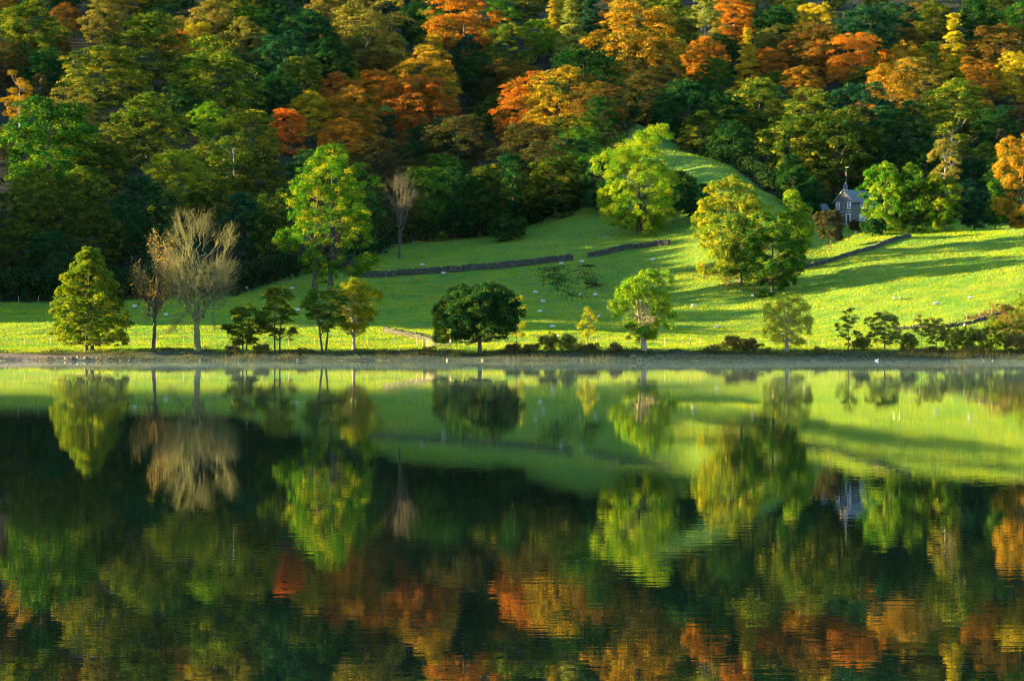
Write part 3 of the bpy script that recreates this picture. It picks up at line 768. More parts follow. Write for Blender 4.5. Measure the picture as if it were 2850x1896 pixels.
own_tree('willow_tree', 'pale yellow green airy tree with a pale trunk on the shore', 2192, 456, 9.6, 9.0, 23, WILLOW, 'round', n=20, base=0.0, lob=0.36, nclump=11, nleaf=46, cs=0.7, flat=0.7, ls=0.11, r0=0.2, bark=BARK_PALE, inner=0.7, nb=90, stems=((-0.3, 0, 0.3, 0), (0.1, 0, -1.0, 0)))
own_tree('thin_sapling', 'thin grey green sapling on the shore right of the pale airy tree', 2362, 456, 7.4, 4.0, 24, ALDER_B, 'round', n=14, lob=0.36, base=0.12, nclump=4, nleaf=34, cs=0.5, flat=0.5, ls=0.11, r0=0.06, inner=0.5, nb=40)
own_tree('alder_tree', 'bushy grey green alder on the bank below the hill pasture', 2462, 456, 6.8, 6.6, 25, ALDER_B, 'round', n=12, base=0.02, lob=0.42, nclump=8, nleaf=46, cs=0.6, flat=0.45, ls=0.12, r0=0.1, inner=0.5, nb=60)
own_tree('thin_sapling', 'bare stemmed sapling between the alder and the bank shrubs', 2566, 456, 5.6, 3.0, 26, ALDER_B, 'round', n=10, lob=0.36, base=0.3, nclump=4, nleaf=26, cs=0.45, flat=0.5, ls=0.10, r0=0.055, inner=0.5, nb=30)
own_tree('alder_tree', 'slim grey green sapling with twin stems on the bank', 2602, 457, 5.8, 4.4, 27, ALDER_B, 'round', n=14, lob=0.36, base=0.1, nclump=5, nleaf=34, cs=0.5, flat=0.5, ls=0.11, r0=0.05, stems=((-0.3, 0, -0.5, 0), (0.2, 0, 0.5, 0)), inner=0.5, nb=40)

SG = 'shrubs along the lake bank'
def shrub(u, d, H, W, seed, mat, label, n=8, nleaf=40):
    own_tree('shrub', label, u, d, H, W, seed, mat, 'round', n=n, base=-0.05, lob=0.5, nclump=7, nleaf=nleaf, cs=0.5, flat=0.8, ls=0.105, r0=0.05, nb=30, inner=0.6, cat='shrub', group=SG, lo=0.02, hi=0.5, twigr=0.02)
shrub(1530, 455, 3.6, 4.4, 41, ALDER_B, 'spiky grey green shrub in front of the sunlit grass strip', 9)
shrub(1588, 456, 3.4, 4.0, 42, ALDER_B, 'rounded grey green shrub beside the bright yellow sapling', 9)
shrub(2040, 458, 3.0, 4.0, 43, SHRUB, 'green brown thicket by the fence posts')
shrub(2085, 456, 2.4, 5.0, 44, BRACK, 'low brown thicket left of the pale airy tree')
shrub(2400, 458, 2.4, 3.2, 45, ALDER_B, 'small dark shrub left of the bushy alder')
shrub(2530, 457, 2.8, 3.6, 46, ALDER_B, 'small dark shrub right of the bushy alder')
for k_, (u_, H_, W_) in enumerate([(2650, 4.2, 4.6), (2690, 4.0, 4.2), (2725, 4.4, 4.0)]):
    shrub(u_, 457, H_, W_, 50+k_, ALDER_B if k_ != 1 else ALDER_D, 'dark leggy shrub in the thicket at the foot of the pasture')
for k_, (u_, d_, H_, W_) in enumerate([(2770, 458, 5.6, 5.2), (2815, 460, 7.0, 6.4), (2862, 461, 8.2, 7.0), (2790, 470, 7.0, 6.0), (2850, 474, 8.0, 6.5), (2830, 453, 3.4, 5.5)]):
    shrub(u_, d_, H_, W_, 60+k_, SHRUB if k_ % 2 else ALDER, 'olive hedge shrub piled up the steep bank by the thicket', 11, 44)
BR = ['left of the wooden gate', 'right of the dark spreading tree', 'below the yellow green tree behind the spreading tree', 'below the bright yellow sapling', 'left of the round ash', 'by the close set posts', 'left of the pale airy tree', 'right of the bare tree', 'under the slender layered tree', 'left of the forked tree', 'right of the pale airy tree', 'under the twin stemmed sapling', 'under the leggy thicket']
for k_, (u_, H_, W_) in enumerate([(1195, 1.2, 3.0), (1430, 1.3, 3.2), (1480, 1.2, 3.4), (1640, 1.1, 3.6), (1715, 1.0, 3.0), (1990, 1.2, 4.0), (2130, 1.1, 3.6), (650, 1.2, 3.4), (730, 1.6, 3.6), (845, 1.3, 3.2), (2280, 1.0, 3.4), (2600, 1.2, 4.0), (2700, 1.4, 4.2)]):
    shrub(u_, 449 + (k_ % 3), H_, W_, 80+k_, BRACK if k_ % 2 else SHRUB, 'low bramble clump on the lake bank ' + BR[k_], 6, 34)

# meadow and garden trees
own_tree('lime_tree', 'tall green lime with a sunlit yellow top at the meadow edge', 920, 566, 30.5, 20.5, 31, LIME_Y, 'round', n=30, base=0.0, lob=0.36, nclump=16, nleaf=66, cs=1.15, flat=0.7, ls=0.23, r0=0.55, nb=110, stems=((0, 0, 0.2, 0), (-3.2, 0.5, -3.0, 0.4)), inner=0.4, lo=0.25)
bare_tree('leafless_ash', 'slim leafless tree with pale twigs behind the drystone wall', 1112, 628, 20.8, 12.0, 33, 300, [4, 20, 80], 3.0, 8.5, 0.015, BARK, twl=1.0)
own_tree('thorn_tree', 'dark low thorn tree on the upper meadow under the wood', 1415, 655, 6.5, 9.5, 34, 'dark green', 'round', n=12, base=0.0, lob=0.42, nclump=10, nleaf=50, cs=1.0, flat=0.6, ls=0.2, r0=0.2)
own_tree('maple_tree', 'big bright lime green tree in front of the grassy knoll', 1778, 640, 23.4, 20.5, 35, ROUND, 'round', n=30, base=-0.12, lob=0.36, nclump=18, nleaf=66, cs=1.15, flat=0.75, ls=0.24, r0=0.5, nb=60, inner=0.35)
own_tree('field_tree', 'dark green tree in the shade right of the big lime green tree', 1888, 655, 9.5, 11, 36, 'dark green', 'round', n=16, base=-0.1, lob=0.38, nclump=12, nleaf=56, cs=1.0, flat=0.7, ls=0.21, r0=0.3)
own_tree('field_tree', 'low dark green tree between the big lime green tree and the field clump', 1940, 640, 7.5, 9, 44, 'dark green', 'round', n=14, base=-0.1, lob=0.4, nclump=11, nleaf=52, cs=0.95, flat=0.7, ls=0.2, r0=0.25)
own_tree('field_tree', 'dark green tree in the shade left of the big lime green tree', 1672, 664, 13, 10, 37, 'dark green', 'round', n=16, base=-0.1, lob=0.38, nclump=12, nleaf=56, cs=1.0, flat=0.7, ls=0.21, r0=0.3)
own_tree('sycamore_tree', 'tall yellow leaved tree at the back of the field clump', 2035, 585, 19.4, 17.5, 38, 'yellow green', 'round', n=24, base=-0.08, lob=0.34, nclump=14, nleaf=62, cs=1.0, flat=0.75, ls=0.2, r0=0.42, inner=0.4)
own_tree('sycamore_tree', 'olive tree thinning at the top in the middle of the field clump', 2062, 568, 14.5, 10.5, 39, 'olive', 'round', n=16, base=-0.05, lob=0.38, nclump=12, nleaf=54, cs=0.95, flat=0.75, ls=0.18, r0=0.3, inner=0.5)
own_tree('sycamore_tree', 'heavy dark green tree at the front of the field clump', 2150, 556, 15.3, 13.5, 40, 'green', 'round', n=20, base=-0.08, lob=0.36, nclump=14, nleaf=64, cs=1.0, flat=0.7, ls=0.19, r0=0.36, inner=0.35)
own_tree('sycamore_tree', 'slender lime green tree between the field clump and the cottage', 2216, 590, 13.6, 8.0, 101, 'lime green', 'round', n=18, base=-0.05, lob=0.42, nclump=12, nleaf=58, cs=0.9, flat=0.75, ls=0.18, r0=0.25)
own_tree('garden_tree', 'small dark reddish tree on the lawn in front of the cottage', 2312, 604, 9.2, 6.6, 102, REDT, 'round', n=14, base=0.2, lob=0.4, nclump=10, nleaf=46, cs=0.7, flat=0.8, ls=0.15, r0=0.14, inner=0.6, nb=70)
own_tree('garden_tree', 'lime green pointed tree against the right wall of the cottage', 2464, 626, 16.0, 12.0, 103, 'lime green', 'round', n=18, base=-0.06, lob=0.40, nclump=13, nleaf=60, cs=0.95, flat=0.75, ls=0.19, r0=0.26)
own_tree('garden_tree', 'dark green tree in the middle of the garden row', 2540, 624, 15.2, 10.5, 104, 'green', 'round', n=16, base=-0.05, lob=0.42, nclump=12, nleaf=58, cs=0.95, flat=0.75, ls=0.19, r0=0.24)
own_tree('garden_tree', 'bright yellow green tree at the end of the garden row', 2612, 622, 13.2, 10.5, 105, LIME_Y, 'round', n=16, base=-0.05, lob=0.42, nclump=12, nleaf=58, cs=0.95, flat=0.75, ls=0.19, r0=0.24)
own_tree('birch_tree', 'tall tan birch with a white stem behind the garden row', 2632, 650, 21.5, 8.6, 106, 'tan', 'round', n=20, base=0.25, lob=0.34, nclump=10, nleaf=48, cs=0.8, flat=1.1, ls=0.155, r0=0.16, bark=BARK_BIRCH, inner=0.6, nb=90)
own_tree('garden_tree', 'dark evergreen at the right end of the garden row', 2712, 632, 11.5, 8.0, 107, 'teal green', 'round', n=14, base=0.02, lob=0.42, nclump=12, nleaf=56, cs=0.9, flat=0.7, ls=0.19, r0=0.22)
own_tree('beech_tree', 'big golden brown tree on the brow of the hill pasture', 2848, 622, 22.0, 14.0, 108, 'golden', 'round', n=24, base=-0.06, lob=0.34, nclump=15, nleaf=64, cs=1.05, flat=0.7, ls=0.21, r0=0.4)
own_tree('garden_tree', 'slim green tree left of the golden brown hilltop tree', 2770, 640, 13.0, 5.0, 109, 'green', 'round', n=14, base=0.05, lob=0.45, nclump=9, nleaf=50, cs=0.8, flat=0.8, ls=0.18, r0=0.18)
own_tree('garden_tree', 'dark green tree added between the cottage and the grassy knoll to shade the cottage', 2205, 652, 12.5, 8.5, 111, 'dark green', 'round', n=16, base=-0.05, lob=0.42, nclump=12, nleaf=56, cs=0.95, flat=0.75, ls=0.19, r0=0.24)  # hidden behind the slender tree, added to keep the sun off the cottage
own_tree('garden_tree', 'dark green tree beside the outbuilding wall', 2252, 646, 9.0, 6.0, 112, 'dark green', 'round', n=14, base=-0.05, lob=0.42, nclump=10, nleaf=50, cs=0.9, flat=0.75, ls=0.18, r0=0.2)
for k_, (u_, d_, H_, W_) in enumerate([(2420, 622, 3.2, 4.2), (2440, 618, 4.2, 4.6), (2380, 634, 2.2, 3.0)]):
    own_tree('shrub', ['dark rounded shrub at the foot of the lime green garden tree', 'taller dark shrub at the foot of the lime green garden tree', 'small reddish shrub by the cottage door'][k_], u_, d_, H_, W_, 120+k_, 'dark green' if k_ < 2 else REDT, 'round', n=8, base=-0.05, lob=0.5, nclump=8, nleaf=44, cs=0.6, flat=0.8, ls=0.15, r0=0.06, cat='shrub', group='garden shrubs', nb=20, lo=0.02, hi=0.5)

# ------------------------------------------------------------------ meadow grass: short blades that catch the low sun
m, t, out = new_mat('grass_blades')
ar = t.nodes.new('ShaderNodeAttribute'); ar.attribute_name = 'rnd'
tc = t.nodes.new('ShaderNodeTexCoord')
n_ = t.nodes.new('ShaderNodeTexNoise'); n_.inputs['Scale'].default_value = 0.16; n_.inputs['Detail'].default_value = 8; n_.inputs['Roughness'].default_value = 0.62; L(t, tc.outputs['Object'], n_.inputs[0])
ad = t.nodes.new('ShaderNodeMath'); ad.operation = 'MULTIPLY_ADD'; L(t, ar.outputs['Fac'], ad.inputs[0]); ad.inputs[1].default_value = 0.13; L(t, n_.outputs['Fac'], ad.inputs[2])
gcol = ramp(ad.outputs[0], [(0.42, (0.085, 0.215, 0.018)), (0.60, (0.23, 0.29, 0.012)), (0.86, (0.36, 0.335, 0.014))])
d_ = t.nodes.new('ShaderNodeBsdfDiffuse'); tr_ = t.nodes.new('ShaderNodeBsdfTranslucent'); L(t, gcol, d_.inputs[0]); L(t, gcol, tr_.inputs[0])
ms_ = t.nodes.new('ShaderNodeMixShader'); ms_.inputs[0].default_value = 0.45
L(t, d_.outputs[0], ms_.inputs[1]); L(t, tr_.outputs[0], ms_.inputs[2]); L(t, ms_.outputs[0], out.inputs[0])
GRASS = m

def blades(x, y, h, wd, rng, lean=0.35):
    n = len(x); z = ground(x, y)
    th = rng.random(n)*np.pi
    b = np.stack([x, y, z - 0.02], 1); s_ = np.stack([np.cos(th)*wd, np.sin(th)*wd, 0*th], 1)
    tip = b + np.stack([rng.normal(size=n)*lean*h, rng.normal(size=n)*lean*h, h], 1)
    v_ = np.stack([b - s_, b + s_, tip], 1).reshape(-1, 3)
    return v_, np.arange(3*n).reshape(n, 3)

def meadow_grass():
    rng = rng_(900); vs = []
    specs = [(448, 530, 230000, 0.20, 0.075), (530, 640, 190000, 0.24, 0.11), (640, 730, 60000, 0.28, 0.15)]
    V, Fc, o = [], [], 0
    for d0, d1, n, h, wd in specs:
        n = int(n*1.16); y = rng.uniform(d0, d1, n); u = rng.uniform(-330, 3180, n)
        x = X(u, y) + 0
        k = (y < wood_front(u) - 1.5 + 2*fbm(x/9, y/9, 77)) & (y > 455 + 2.5*fbm(x/9, y/9, 78))
        x, y = x[k], y[k]
        v_, f_ = blades(x, y, h*rng.uniform(0.5, 1.4, len(x)), wd*rng.uniform(0.6, 1.3, len(x)), rng)
        V.append(v_); Fc.append(f_ + o); o += len(v_)
    V = np.concatenate(V); Fc = np.concatenate(Fc)
    me_ = mesh_np('meadow_grass', V, Fc, [GRASS], {'rnd': ('FACE', rng.random(len(Fc)))})
    obj('meadow_grass', me_, label='short green pasture grass covering the meadow and hill', cat='grass', kind='stuff')
meadow_grass()

SEDGE = mats('sedge', (0.045, 0.052, 0.016), (0.12, 0.095, 0.034), 0.7)
RUSH = mats('rush', (0.022, 0.042, 0.014), (0.05, 0.06, 0.02), 0.6)
DRYG = mats('dry_grass', (0.28, 0.27, 0.05), (0.34, 0.30, 0.07), 0.5)
def bank_sedge():
    rng = rng_(901); n = 60000
    y = 440 + 20*rng.random(n)**0.9; u = rng.uniform(-330, 3180, n); x = X(u, y)
    z = ground(x, y); tall = np.clip(0.5 + fbm(x/3.5, y/2.5, 91), 0.08, 1.3)
    k = (z > 0.12) & ((x > -62) | (y > 450)); x, y, tall = x[k], y[k], tall[k]
    v_, f_ = blades(x, y, 0.55*tall*rng.uniform(0.4, 1.3, len(x)), 0.05*np.ones(len(x)), rng, 0.45)
    c_ = 0.5 + 0.5*vnoise(x/5, y/5, 93)
    obj('bank_sedge', mesh_np('bank_sedge', v_, f_, [SEDGE], {'rnd': ('FACE', rng.random(len(f_))), 'clump': ('FACE', c_)}),
        label='rough brown sedge and grass on the lake bank', cat='sedge', kind='stuff')
bank_sedge()
def band(pts, n, spread, rng):
    """points strewn along a picture-traced line laid on the ground"""
    q = np.array([(X(u, on_ground(u, v)), on_ground(u, v)) for u, v in pts])
    s_ = np.concatenate([[0], np.cumsum(np.hypot(*np.diff(q, axis=0).T))]); tt = rng.random(n)*s_[-1]
    x = np.interp(tt, s_, q[:, 0]); y = np.interp(tt, s_, q[:, 1])
    return x + rng.normal(size=n)*spread, y + rng.normal(size=n)*spread
def strewn(name, bands, mat, h, wd, seed, label, cat, thr=-0.1):
    rng = rng_(seed); xs_, ys_ = [], []
    for pts, n, sp_ in bands:
        x, y = band(pts, n, sp_, rng); k = vnoise(x/1.3, y/1.3, seed) > thr; xs_.append(x[k]); ys_.append(y[k])
    x = np.concatenate(xs_); y = np.concatenate(ys_)
    v_, f_ = blades(x, y, h*rng.uniform(0.5, 1.4, len(x)), wd*np.ones(len(x)), rng, 0.35)
    obj(name, mesh_np(name, v_, f_, [mat], {'rnd': ('FACE', rng.random(len(f_))), 'clump': ('FACE', rng.random(len(f_)))}), label=label, cat=cat, kind='stuff')
strewn('rushes', [([(1520, 750), (1550, 790), (1575, 815), (1600, 835)], 1500, 1.7), ([(1545, 745), (1560, 790)], 500, 1.2), ([(1608, 748), (1640, 790), (1655, 812)], 900, 1.6),
                  ([(1625, 742), (1645, 744)], 300, 0.5), ([(1620, 790), (1660, 800)], 500, 1.2)], RUSH, 0.45, 0.09, 905, 'dark rush tussocks in two streaks on the meadow', 'rushes')
strewn('dry_grass', [([(1185, 791), (1240, 797), (1300, 806)], 2600, 0.25), ([(1140, 820), (1210, 831), (1260, 838)], 2200, 0.22), ([(1080, 790), (1175, 780)], 1200, 0.25)],
       DRYG, 0.3, 0.06, 906, 'pale dry grass along wheel tracks in the meadow', 'grass', -0.4)
strewn('bracken', [([(1960, 748), (2020, 770), (2090, 815)], 2600, 2.4), ([(2720, 890), (2770, 878)], 2200, 2.0)], BRACK, 0.4, 0.12, 907, 'brown dying bracken under the field trees', 'bracken', 0.0)

# ------------------------------------------------------------------ drystone walls
STONE = noise_mat('wall_stone', (0.022, 0.024, 0.020), (0.15, 0.145, 0.12), 2.2, 0.9, 0.5, 0.04, c3=(0.045, 0.048, 0.038))
MOSS = noise_mat('wall_core', (0.03, 0.032, 0.026), (0.07, 0.07, 0.055), 2.0, 0.95, 0.4, 0.03)
def wall_line(pts, step):
    q = np.array([(X(u, on_ground(u, v)), on_ground(u, v)) for u, v in pts])
    s_ = np.concatenate([[0], np.cumsum(np.hypot(*np.diff(q, axis=0).T))]); tt = np.arange(0, s_[-1], step)
    return np.interp(tt, s_, q[:, 0]), np.interp(tt, s_, q[:, 1])
def rotz(a_):
    c, s_ = np.cos(a_), np.sin(a_); z0 = 0*c
    return np.stack([np.stack([c, -s_, z0], -1), np.stack([s_, c, z0], -1), np.stack([z0, z0, z0+1], -1)], -2)
def drystone(label, pts, H, T, sw, seed, single=False, group=None, coping=0.28):
    rng = rng_(seed)
    x, y = wall_line(pts, sw); n = len(x)
    ang = np.arctan2(np.gradient(y), np.gradient(x)); z = ground(x, y)
    w_ = empty('drystone_wall', (x[0], y[0], z[0]), label, 'wall', group)
    org = np.array([x[0], y[0], z[0]])
    # hearting
    cs_ = np.stack([x, y, z + (H-0.12)/2 - 0.15], 1) - org
    v_, f_ = boxes_np(cs_, np.stack([np.full(n, sw*0.62), np.full(n, T*0.36), np.full(n, (H-0.12)/2 + 0.15)], 1), rotz(ang))
    obj('core', mesh_np('core', v_, f_, [MOSS]), w_)
    cs_, hs, rs = [], [], []
    rows = max(3, int(H/0.21)); rh = H/rows
    for r in range(rows):
        for side in (-1, 1):
            off = rng.uniform(-0.5, 0.5)*sw
            a_ = ang + rng.normal(size=n)*0.12
            th = T*(0.5 - 0.10*r/rows)
            px = x + np.cos(ang)*off - np.sin(ang)*side*th*0.8; py = y + np.sin(ang)*off + np.cos(ang)*side*th*0.8
            pz = z + rh*(r+0.5) + rng.normal(size=n)*0.025
            k = rng.random(n) > 0.04
            cs_.append(np.stack([px, py, pz], 1)[k]); rs.append(a_[k])
            hs.append(np.stack([sw*0.5*rng.uniform(0.75, 1.05, n), T*0.22*rng.uniform(0.8, 1.2, n), rh*0.48*rng.uniform(0.8, 1.1, n)], 1)[k])
    px = x; k = rng.random(n) > 0.1
    cs_.append(np.stack([x, y, z + H + coping*0.4 + rng.normal(size=n)*0.04], 1)[k]); rs.append((ang + rng.normal(size=n)*0.2)[k])
    hs.append(np.stack([sw*0.36*rng.uniform(0.7, 1.2, n), np.full(n, T*0.45), coping*0.5*rng.uniform(0.6, 1.3, n)], 1)[k])
    cs_ = np.concatenate(cs_) - org; hs = np.concatenate(hs); rs = np.concatenate(rs)
    if single:
        prot = []
        for j in range(5):
            bm = bmesh.new(); bmesh.ops.create_cube(bm, size=2.0)
            bmesh.ops.bevel(bm, geom=bm.edges[:], offset=0.35, segments=1, affect='EDGES')
            for vv in bm.verts: vv.co += Vector(rng.normal(size=3)*0.10)
            mm = bpy.data.meshes.new('stone'); bm.to_mesh(mm); bm.free(); mm.materials.append(STONE); prot.append(mm)
        front = np.where(np.ones(len(cs_), bool))[0]
        order = np.argsort(cs_[front, 1])[:300]
        rest = np.setdiff1d(np.arange(len(cs_)), front[order])
        for i in front[order]:
            o_ = obj('stone', prot[int(rng.integers(0, 5))], w_, tuple(cs_[i])); o_.scale = tuple(hs[i]); o_.rotation_euler = (rng.normal()*0.08, rng.normal()*0.08, rs[i])
        if len(rest):
            v_, f_ = boxes_np(cs_[rest], hs[rest], rotz(rs[rest])); obj('rear_stones', mesh_np('rear_stones', v_, f_, [STONE]), w_, kind='stuff')
    else:
        v_, f_ = boxes_np(cs_, hs, rotz(rs))
        v_ = v_ + rng.normal(size=v_.shape)*0.018
        obj('stone_courses', mesh_np('stone_courses', v_, f_, [STONE]), w_, kind='stuff')
    return w_
drystone('long drystone wall across the shaded meadow, ending at a gap', [(985, 772), (1100, 770), (1200, 764), (1300, 755), (1450, 743), (1540, 731), (1594, 725)], 1.15, 0.65, 0.42, 201)
drystone('drystone wall running uphill from the gap toward the big lime green tree', [(1640, 716), (1700, 706), (1760, 694), (1830, 686), (1862, 684)], 1.0, 0.65, 0.42, 202)
drystone('sunlit tumbled drystone wall slanting down to the gate', [(1070, 926), (1110, 934), (1160, 944), (1212, 957)], 0.72, 0.55, 0.42, 203, single=True)
drystone('low drystone wall standing in for a shadow band between cottage lawn and hill pasture', [(2245, 748), (2320, 728), (2420, 698), (2490, 672), (2535, 661)], 0.65, 0.6, 0.42, 204)  # wall put in place of a dark band of shadow below the lawn
drystone('low curving field wall at the foot of the hill pasture', [(2490, 920), (2580, 914), (2690, 906), (2745, 890), (2800, 872)], 0.35, 0.45, 0.42, 205)

# ------------------------------------------------------------------ fences and gate
WOODM = noise_mat('weathered_wood', (0.18, 0.14, 0.09), (0.42, 0.34, 0.23), 3.0, 0.9, 0.4, 0.02, stretch=(4, 4, 0.8))
WIRE = noise_mat('fence_wire', (0.10, 0.10, 0.10), (0.2, 0.2, 0.2), 5, 0.6, 0.1, 0.002)
def post_mesh(h, w_):
    bm = bmesh.new()
    bmesh.ops.create_cone(bm, cap_ends=True, segments=7, radius1=w_, radius2=w_*0.85, depth=h + 0.4)
    bmesh.ops.translate(bm, verts=bm.verts, vec=(0, 0, (h-0.4)/2))
    for v_ in bm.verts:
        if v_.co.z > h - 0.05: v_.co.z += 0.6*v_.co.x
    mm = bpy.data.meshes.new('post'); bm.to_mesh(mm); bm.free(); mm.materials.append(WOODM); return mm
PM = [post_mesh(1.25, 0.062), post_mesh(1.35, 0.07), post_mesh(1.2, 0.055)]
def fence(label, us, v, seed, strands=(0.35, 0.7, 1.05), vs=None):
    rng = rng_(seed); pts = []
    for i, u in enumerate(us):
        d = on_ground(u, v if vs is None else vs[i]); x = X(u, d); pts.append((x, d, gz(x, d)))
    f_ = empty('post_and_wire_fence', pts[0], label, 'fence'); o = Vector(pts[0])
    for i, q in enumerate(pts):
        po = obj('post', PM[int(rng.integers(0, 3))], f_, Vector(q) - o)
        po.rotation_euler = (rng.normal()*0.04, rng.normal()*0.05, rng.random()*6)
        po.scale = (1, 1, rng.uniform(0.9, 1.1))
    A = np.array(pts) - np.array(o)
    for h in strands:
        if len(A) > 1:
            P = curve_pts(A[:-1] + [0, 0, h], A[1:] + [0, 0, h], 4, rng, -0.006, 0.0)
            v_, fc = tubes(P, np.full(P.shape[:2], 0.008), 3)
            obj('wire', mesh_np('wire', v_, fc, [WIRE]), f_)
    return f_
fence('post and wire fence along the sunlit strip behind the conical tree', [-5 + 73.5*k for k in range(16)] + [1160], 963, 301)
fence('close set fence posts along the sunlit strip behind the round ash', [1290, 1345, 1400, 1465, 1515, 1565, 1610, 1660, 1705, 1745, 1800, 1850, 1900, 1922, 1950, 1973, 2010, 2050, 2108, 2150, 2200, 2250, 2290, 2330, 2370], 965, 302)
fence('thin fence at the dark foot of the wood', [0, 52, 106, 160, 214, 268, 322], 842, 303)
fence('leaning fence posts on the brow beside the golden brown tree', [2800, 2822, 2845, 2870], 650, 304, vs=[650, 651, 655, 661])
fence('field fence standing above the low curving wall', [2510, 2545, 2580, 2615, 2650, 2690, 2725, 2760], 905, 305, vs=[914, 911, 908, 905, 901, 897, 888, 878])

def gate():
    d = on_ground(1215, 968); x0, x1 = X(1180, d), X(1252, d); z = max(gz(x0, d), gz(x1, d))
    g = empty('wooden_gate', (x0, d, z), 'weathered five bar wooden gate at the end of the stone wall', 'gate')
    Wg = x1 - x0
    def bar(name, c, h):
        v_, f_ = boxes_np(np.array([c]), np.array([h])); return obj(name, mesh_np(name, v_, f_, [WOODM]), g)
    for i, zz in enumerate((0.22, 0.44, 0.66, 0.9, 1.16)): bar('bar', (Wg/2, 0, zz), (Wg/2, 0.02, 0.045))
    for xx in (0.04, Wg-0.04): bar('stile', (xx, -0.045, 0.69), (0.05, 0.022, 0.56))
    L_ = math.hypot(Wg*0.9, 0.9); an = math.atan2(0.9, Wg*0.9); ca, sa = math.cos(an), math.sin(an)
    R_ = np.array([[[ca, 0, -sa], [0, 1, 0], [sa, 0, ca]]])
    v_, f_ = boxes_np(np.array([[Wg/2, 0.045, 0.68]]), np.array([[L_/2, 0.02, 0.045]]), R_); obj('brace', mesh_np('brace', v_, f_, [WOODM]), g)
    for xx in (-0.16, Wg+0.16): bar('gate_post', (xx, 0, 0.55), (0.09, 0.09, 0.95))
gate()

# ------------------------------------------------------------------ sheep
WOOL = noise_mat('wool', (0.30, 0.28, 0.24), (0.48, 0.45, 0.40), 14.0, 1.0, 0.8, 0.03)
FACE = noise_mat('sheep_face', (0.05, 0.045, 0.04), (0.12, 0.11, 0.10), 8.0, 0.9, 0.2, 0.01)
def sheep_mesh(pose):
    bm = bmesh.new()
    def ball(c, r, seg=12):
        rr_ = bmesh.ops.create_uvsphere(bm, u_segments=seg, v_segments=8, radius=1.0)
        for v_ in rr_['verts']: v_.co = Vector((v_.co.x*r[0] + c[0], v_.co.y*r[1] + c[1], v_.co.z*r[2] + c[2]))
    def limb(a_, b_, r1, r2):
        a_, b_ = Vector(a_), Vector(b_); dv = b_ - a_
        rr_ = bmesh.ops.create_cone(bm, cap_ends=True, segments=8, radius1=r1, radius2=r2, depth=dv.length)
        q = dv.to_track_quat('Z', 'Y'); mid = (a_+b_)/2
        for v_ in rr_['verts']: v_.co = q @ v_.co + mid
    lie = pose == 'lying'; h = 0.30 if lie else 0.60
    ball((0, 0, h), (0.50, 0.27, 0.29)); ball((0.30, 0, h+0.03), (0.27, 0.25, 0.27)); ball((-0.33, 0, h+0.01), (0.27, 0.26, 0.28))
    ball((0, 0, h-0.09), (0.42, 0.24, 0.22)); ball((-0.58, 0, h-0.02), (0.07, 0.06, 0.13))
    if pose == 'grazing': nk, hd, mz = (0.62, 0, 0.50), (0.76, 0, 0.22), (0.82, 0, 0.08)
    elif lie: nk, hd, mz = (0.56, 0, 0.48), (0.66, 0, 0.60), (0.80, 0, 0.54)
    else: nk, hd, mz = (0.58, 0, 0.80), (0.68, 0, 0.95), (0.83, 0, 0.89)
    limb((0.38, 0, h+0.08), nk, 0.19, 0.14); limb(nk, hd, 0.135, 0.10); ball(hd, (0.12, 0.095, 0.11), 10); limb(hd, mz, 0.088, 0.05); ball(mz, (0.055, 0.05, 0.05), 8)
    for s_ in (-1, 1):
        e_ = Vector(hd) + Vector((-0.05, s_*0.08, 0.05)); limb(e_, e_ + Vector((-0.04, s_*0.14, 0.0)), 0.04, 0.015)
        if not lie:
            dx = 0.06 if pose == 'walking' else 0.0
            for lx, off in ((0.30, s_*dx), (-0.34, -s_*dx)):
                limb((lx, s_*0.14, 0.46), (lx + off*0.5 + (0.03 if lx < 0 else 0.0), s_*0.14, 0.26), 0.085, 0.05)
                limb((lx + off*0.5 + (0.03 if lx < 0 else 0.0), s_*0.14, 0.27), (lx + off, s_*0.14, -0.01), 0.045, 0.035)
        else:
            limb((0.30, s_*0.2, 0.12), (0.52, s_*0.16, 0.04), 0.07, 0.04)
    me_ = bpy.data.meshes.new('sheep_body'); bm.to_mesh(me_); bm.free()
    tmp = bpy.data.objects.new('tmp', me_); C.objects.link(tmp)
    md = tmp.modifiers.new('r', 'REMESH'); md.mode = 'VOXEL'; md.voxel_size = 0.034
    sm = tmp.modifiers.new('s', 'SMOOTH'); sm.factor = 0.5; sm.iterations = 2
    ev = bpy.data.meshes.new_from_object(tmp.evaluated_get(bpy.context.evaluated_depsgraph_get()))
    bpy.data.objects.remove(tmp)
    ev.materials.clear(); ev.materials.append(WOOL); ev.materials.append(FACE)
    hv = Vector(hd); mv = Vector(mz)
    for pl_ in ev.polygons:
        c = pl_.center; pl_.use_smooth = True
        dark = min((c-hv).length, (c-mv).length) < 0.15 or abs(c.y) > 0.10 and (c-hv).length < 0.26 or (not lie and c.z < 0.30 and c.x < 0.5)
        if dark: pl_.material_index = 1
    return ev
SH = {k: sheep_mesh(k) for k in ('grazing', 'standing', 'lying')}
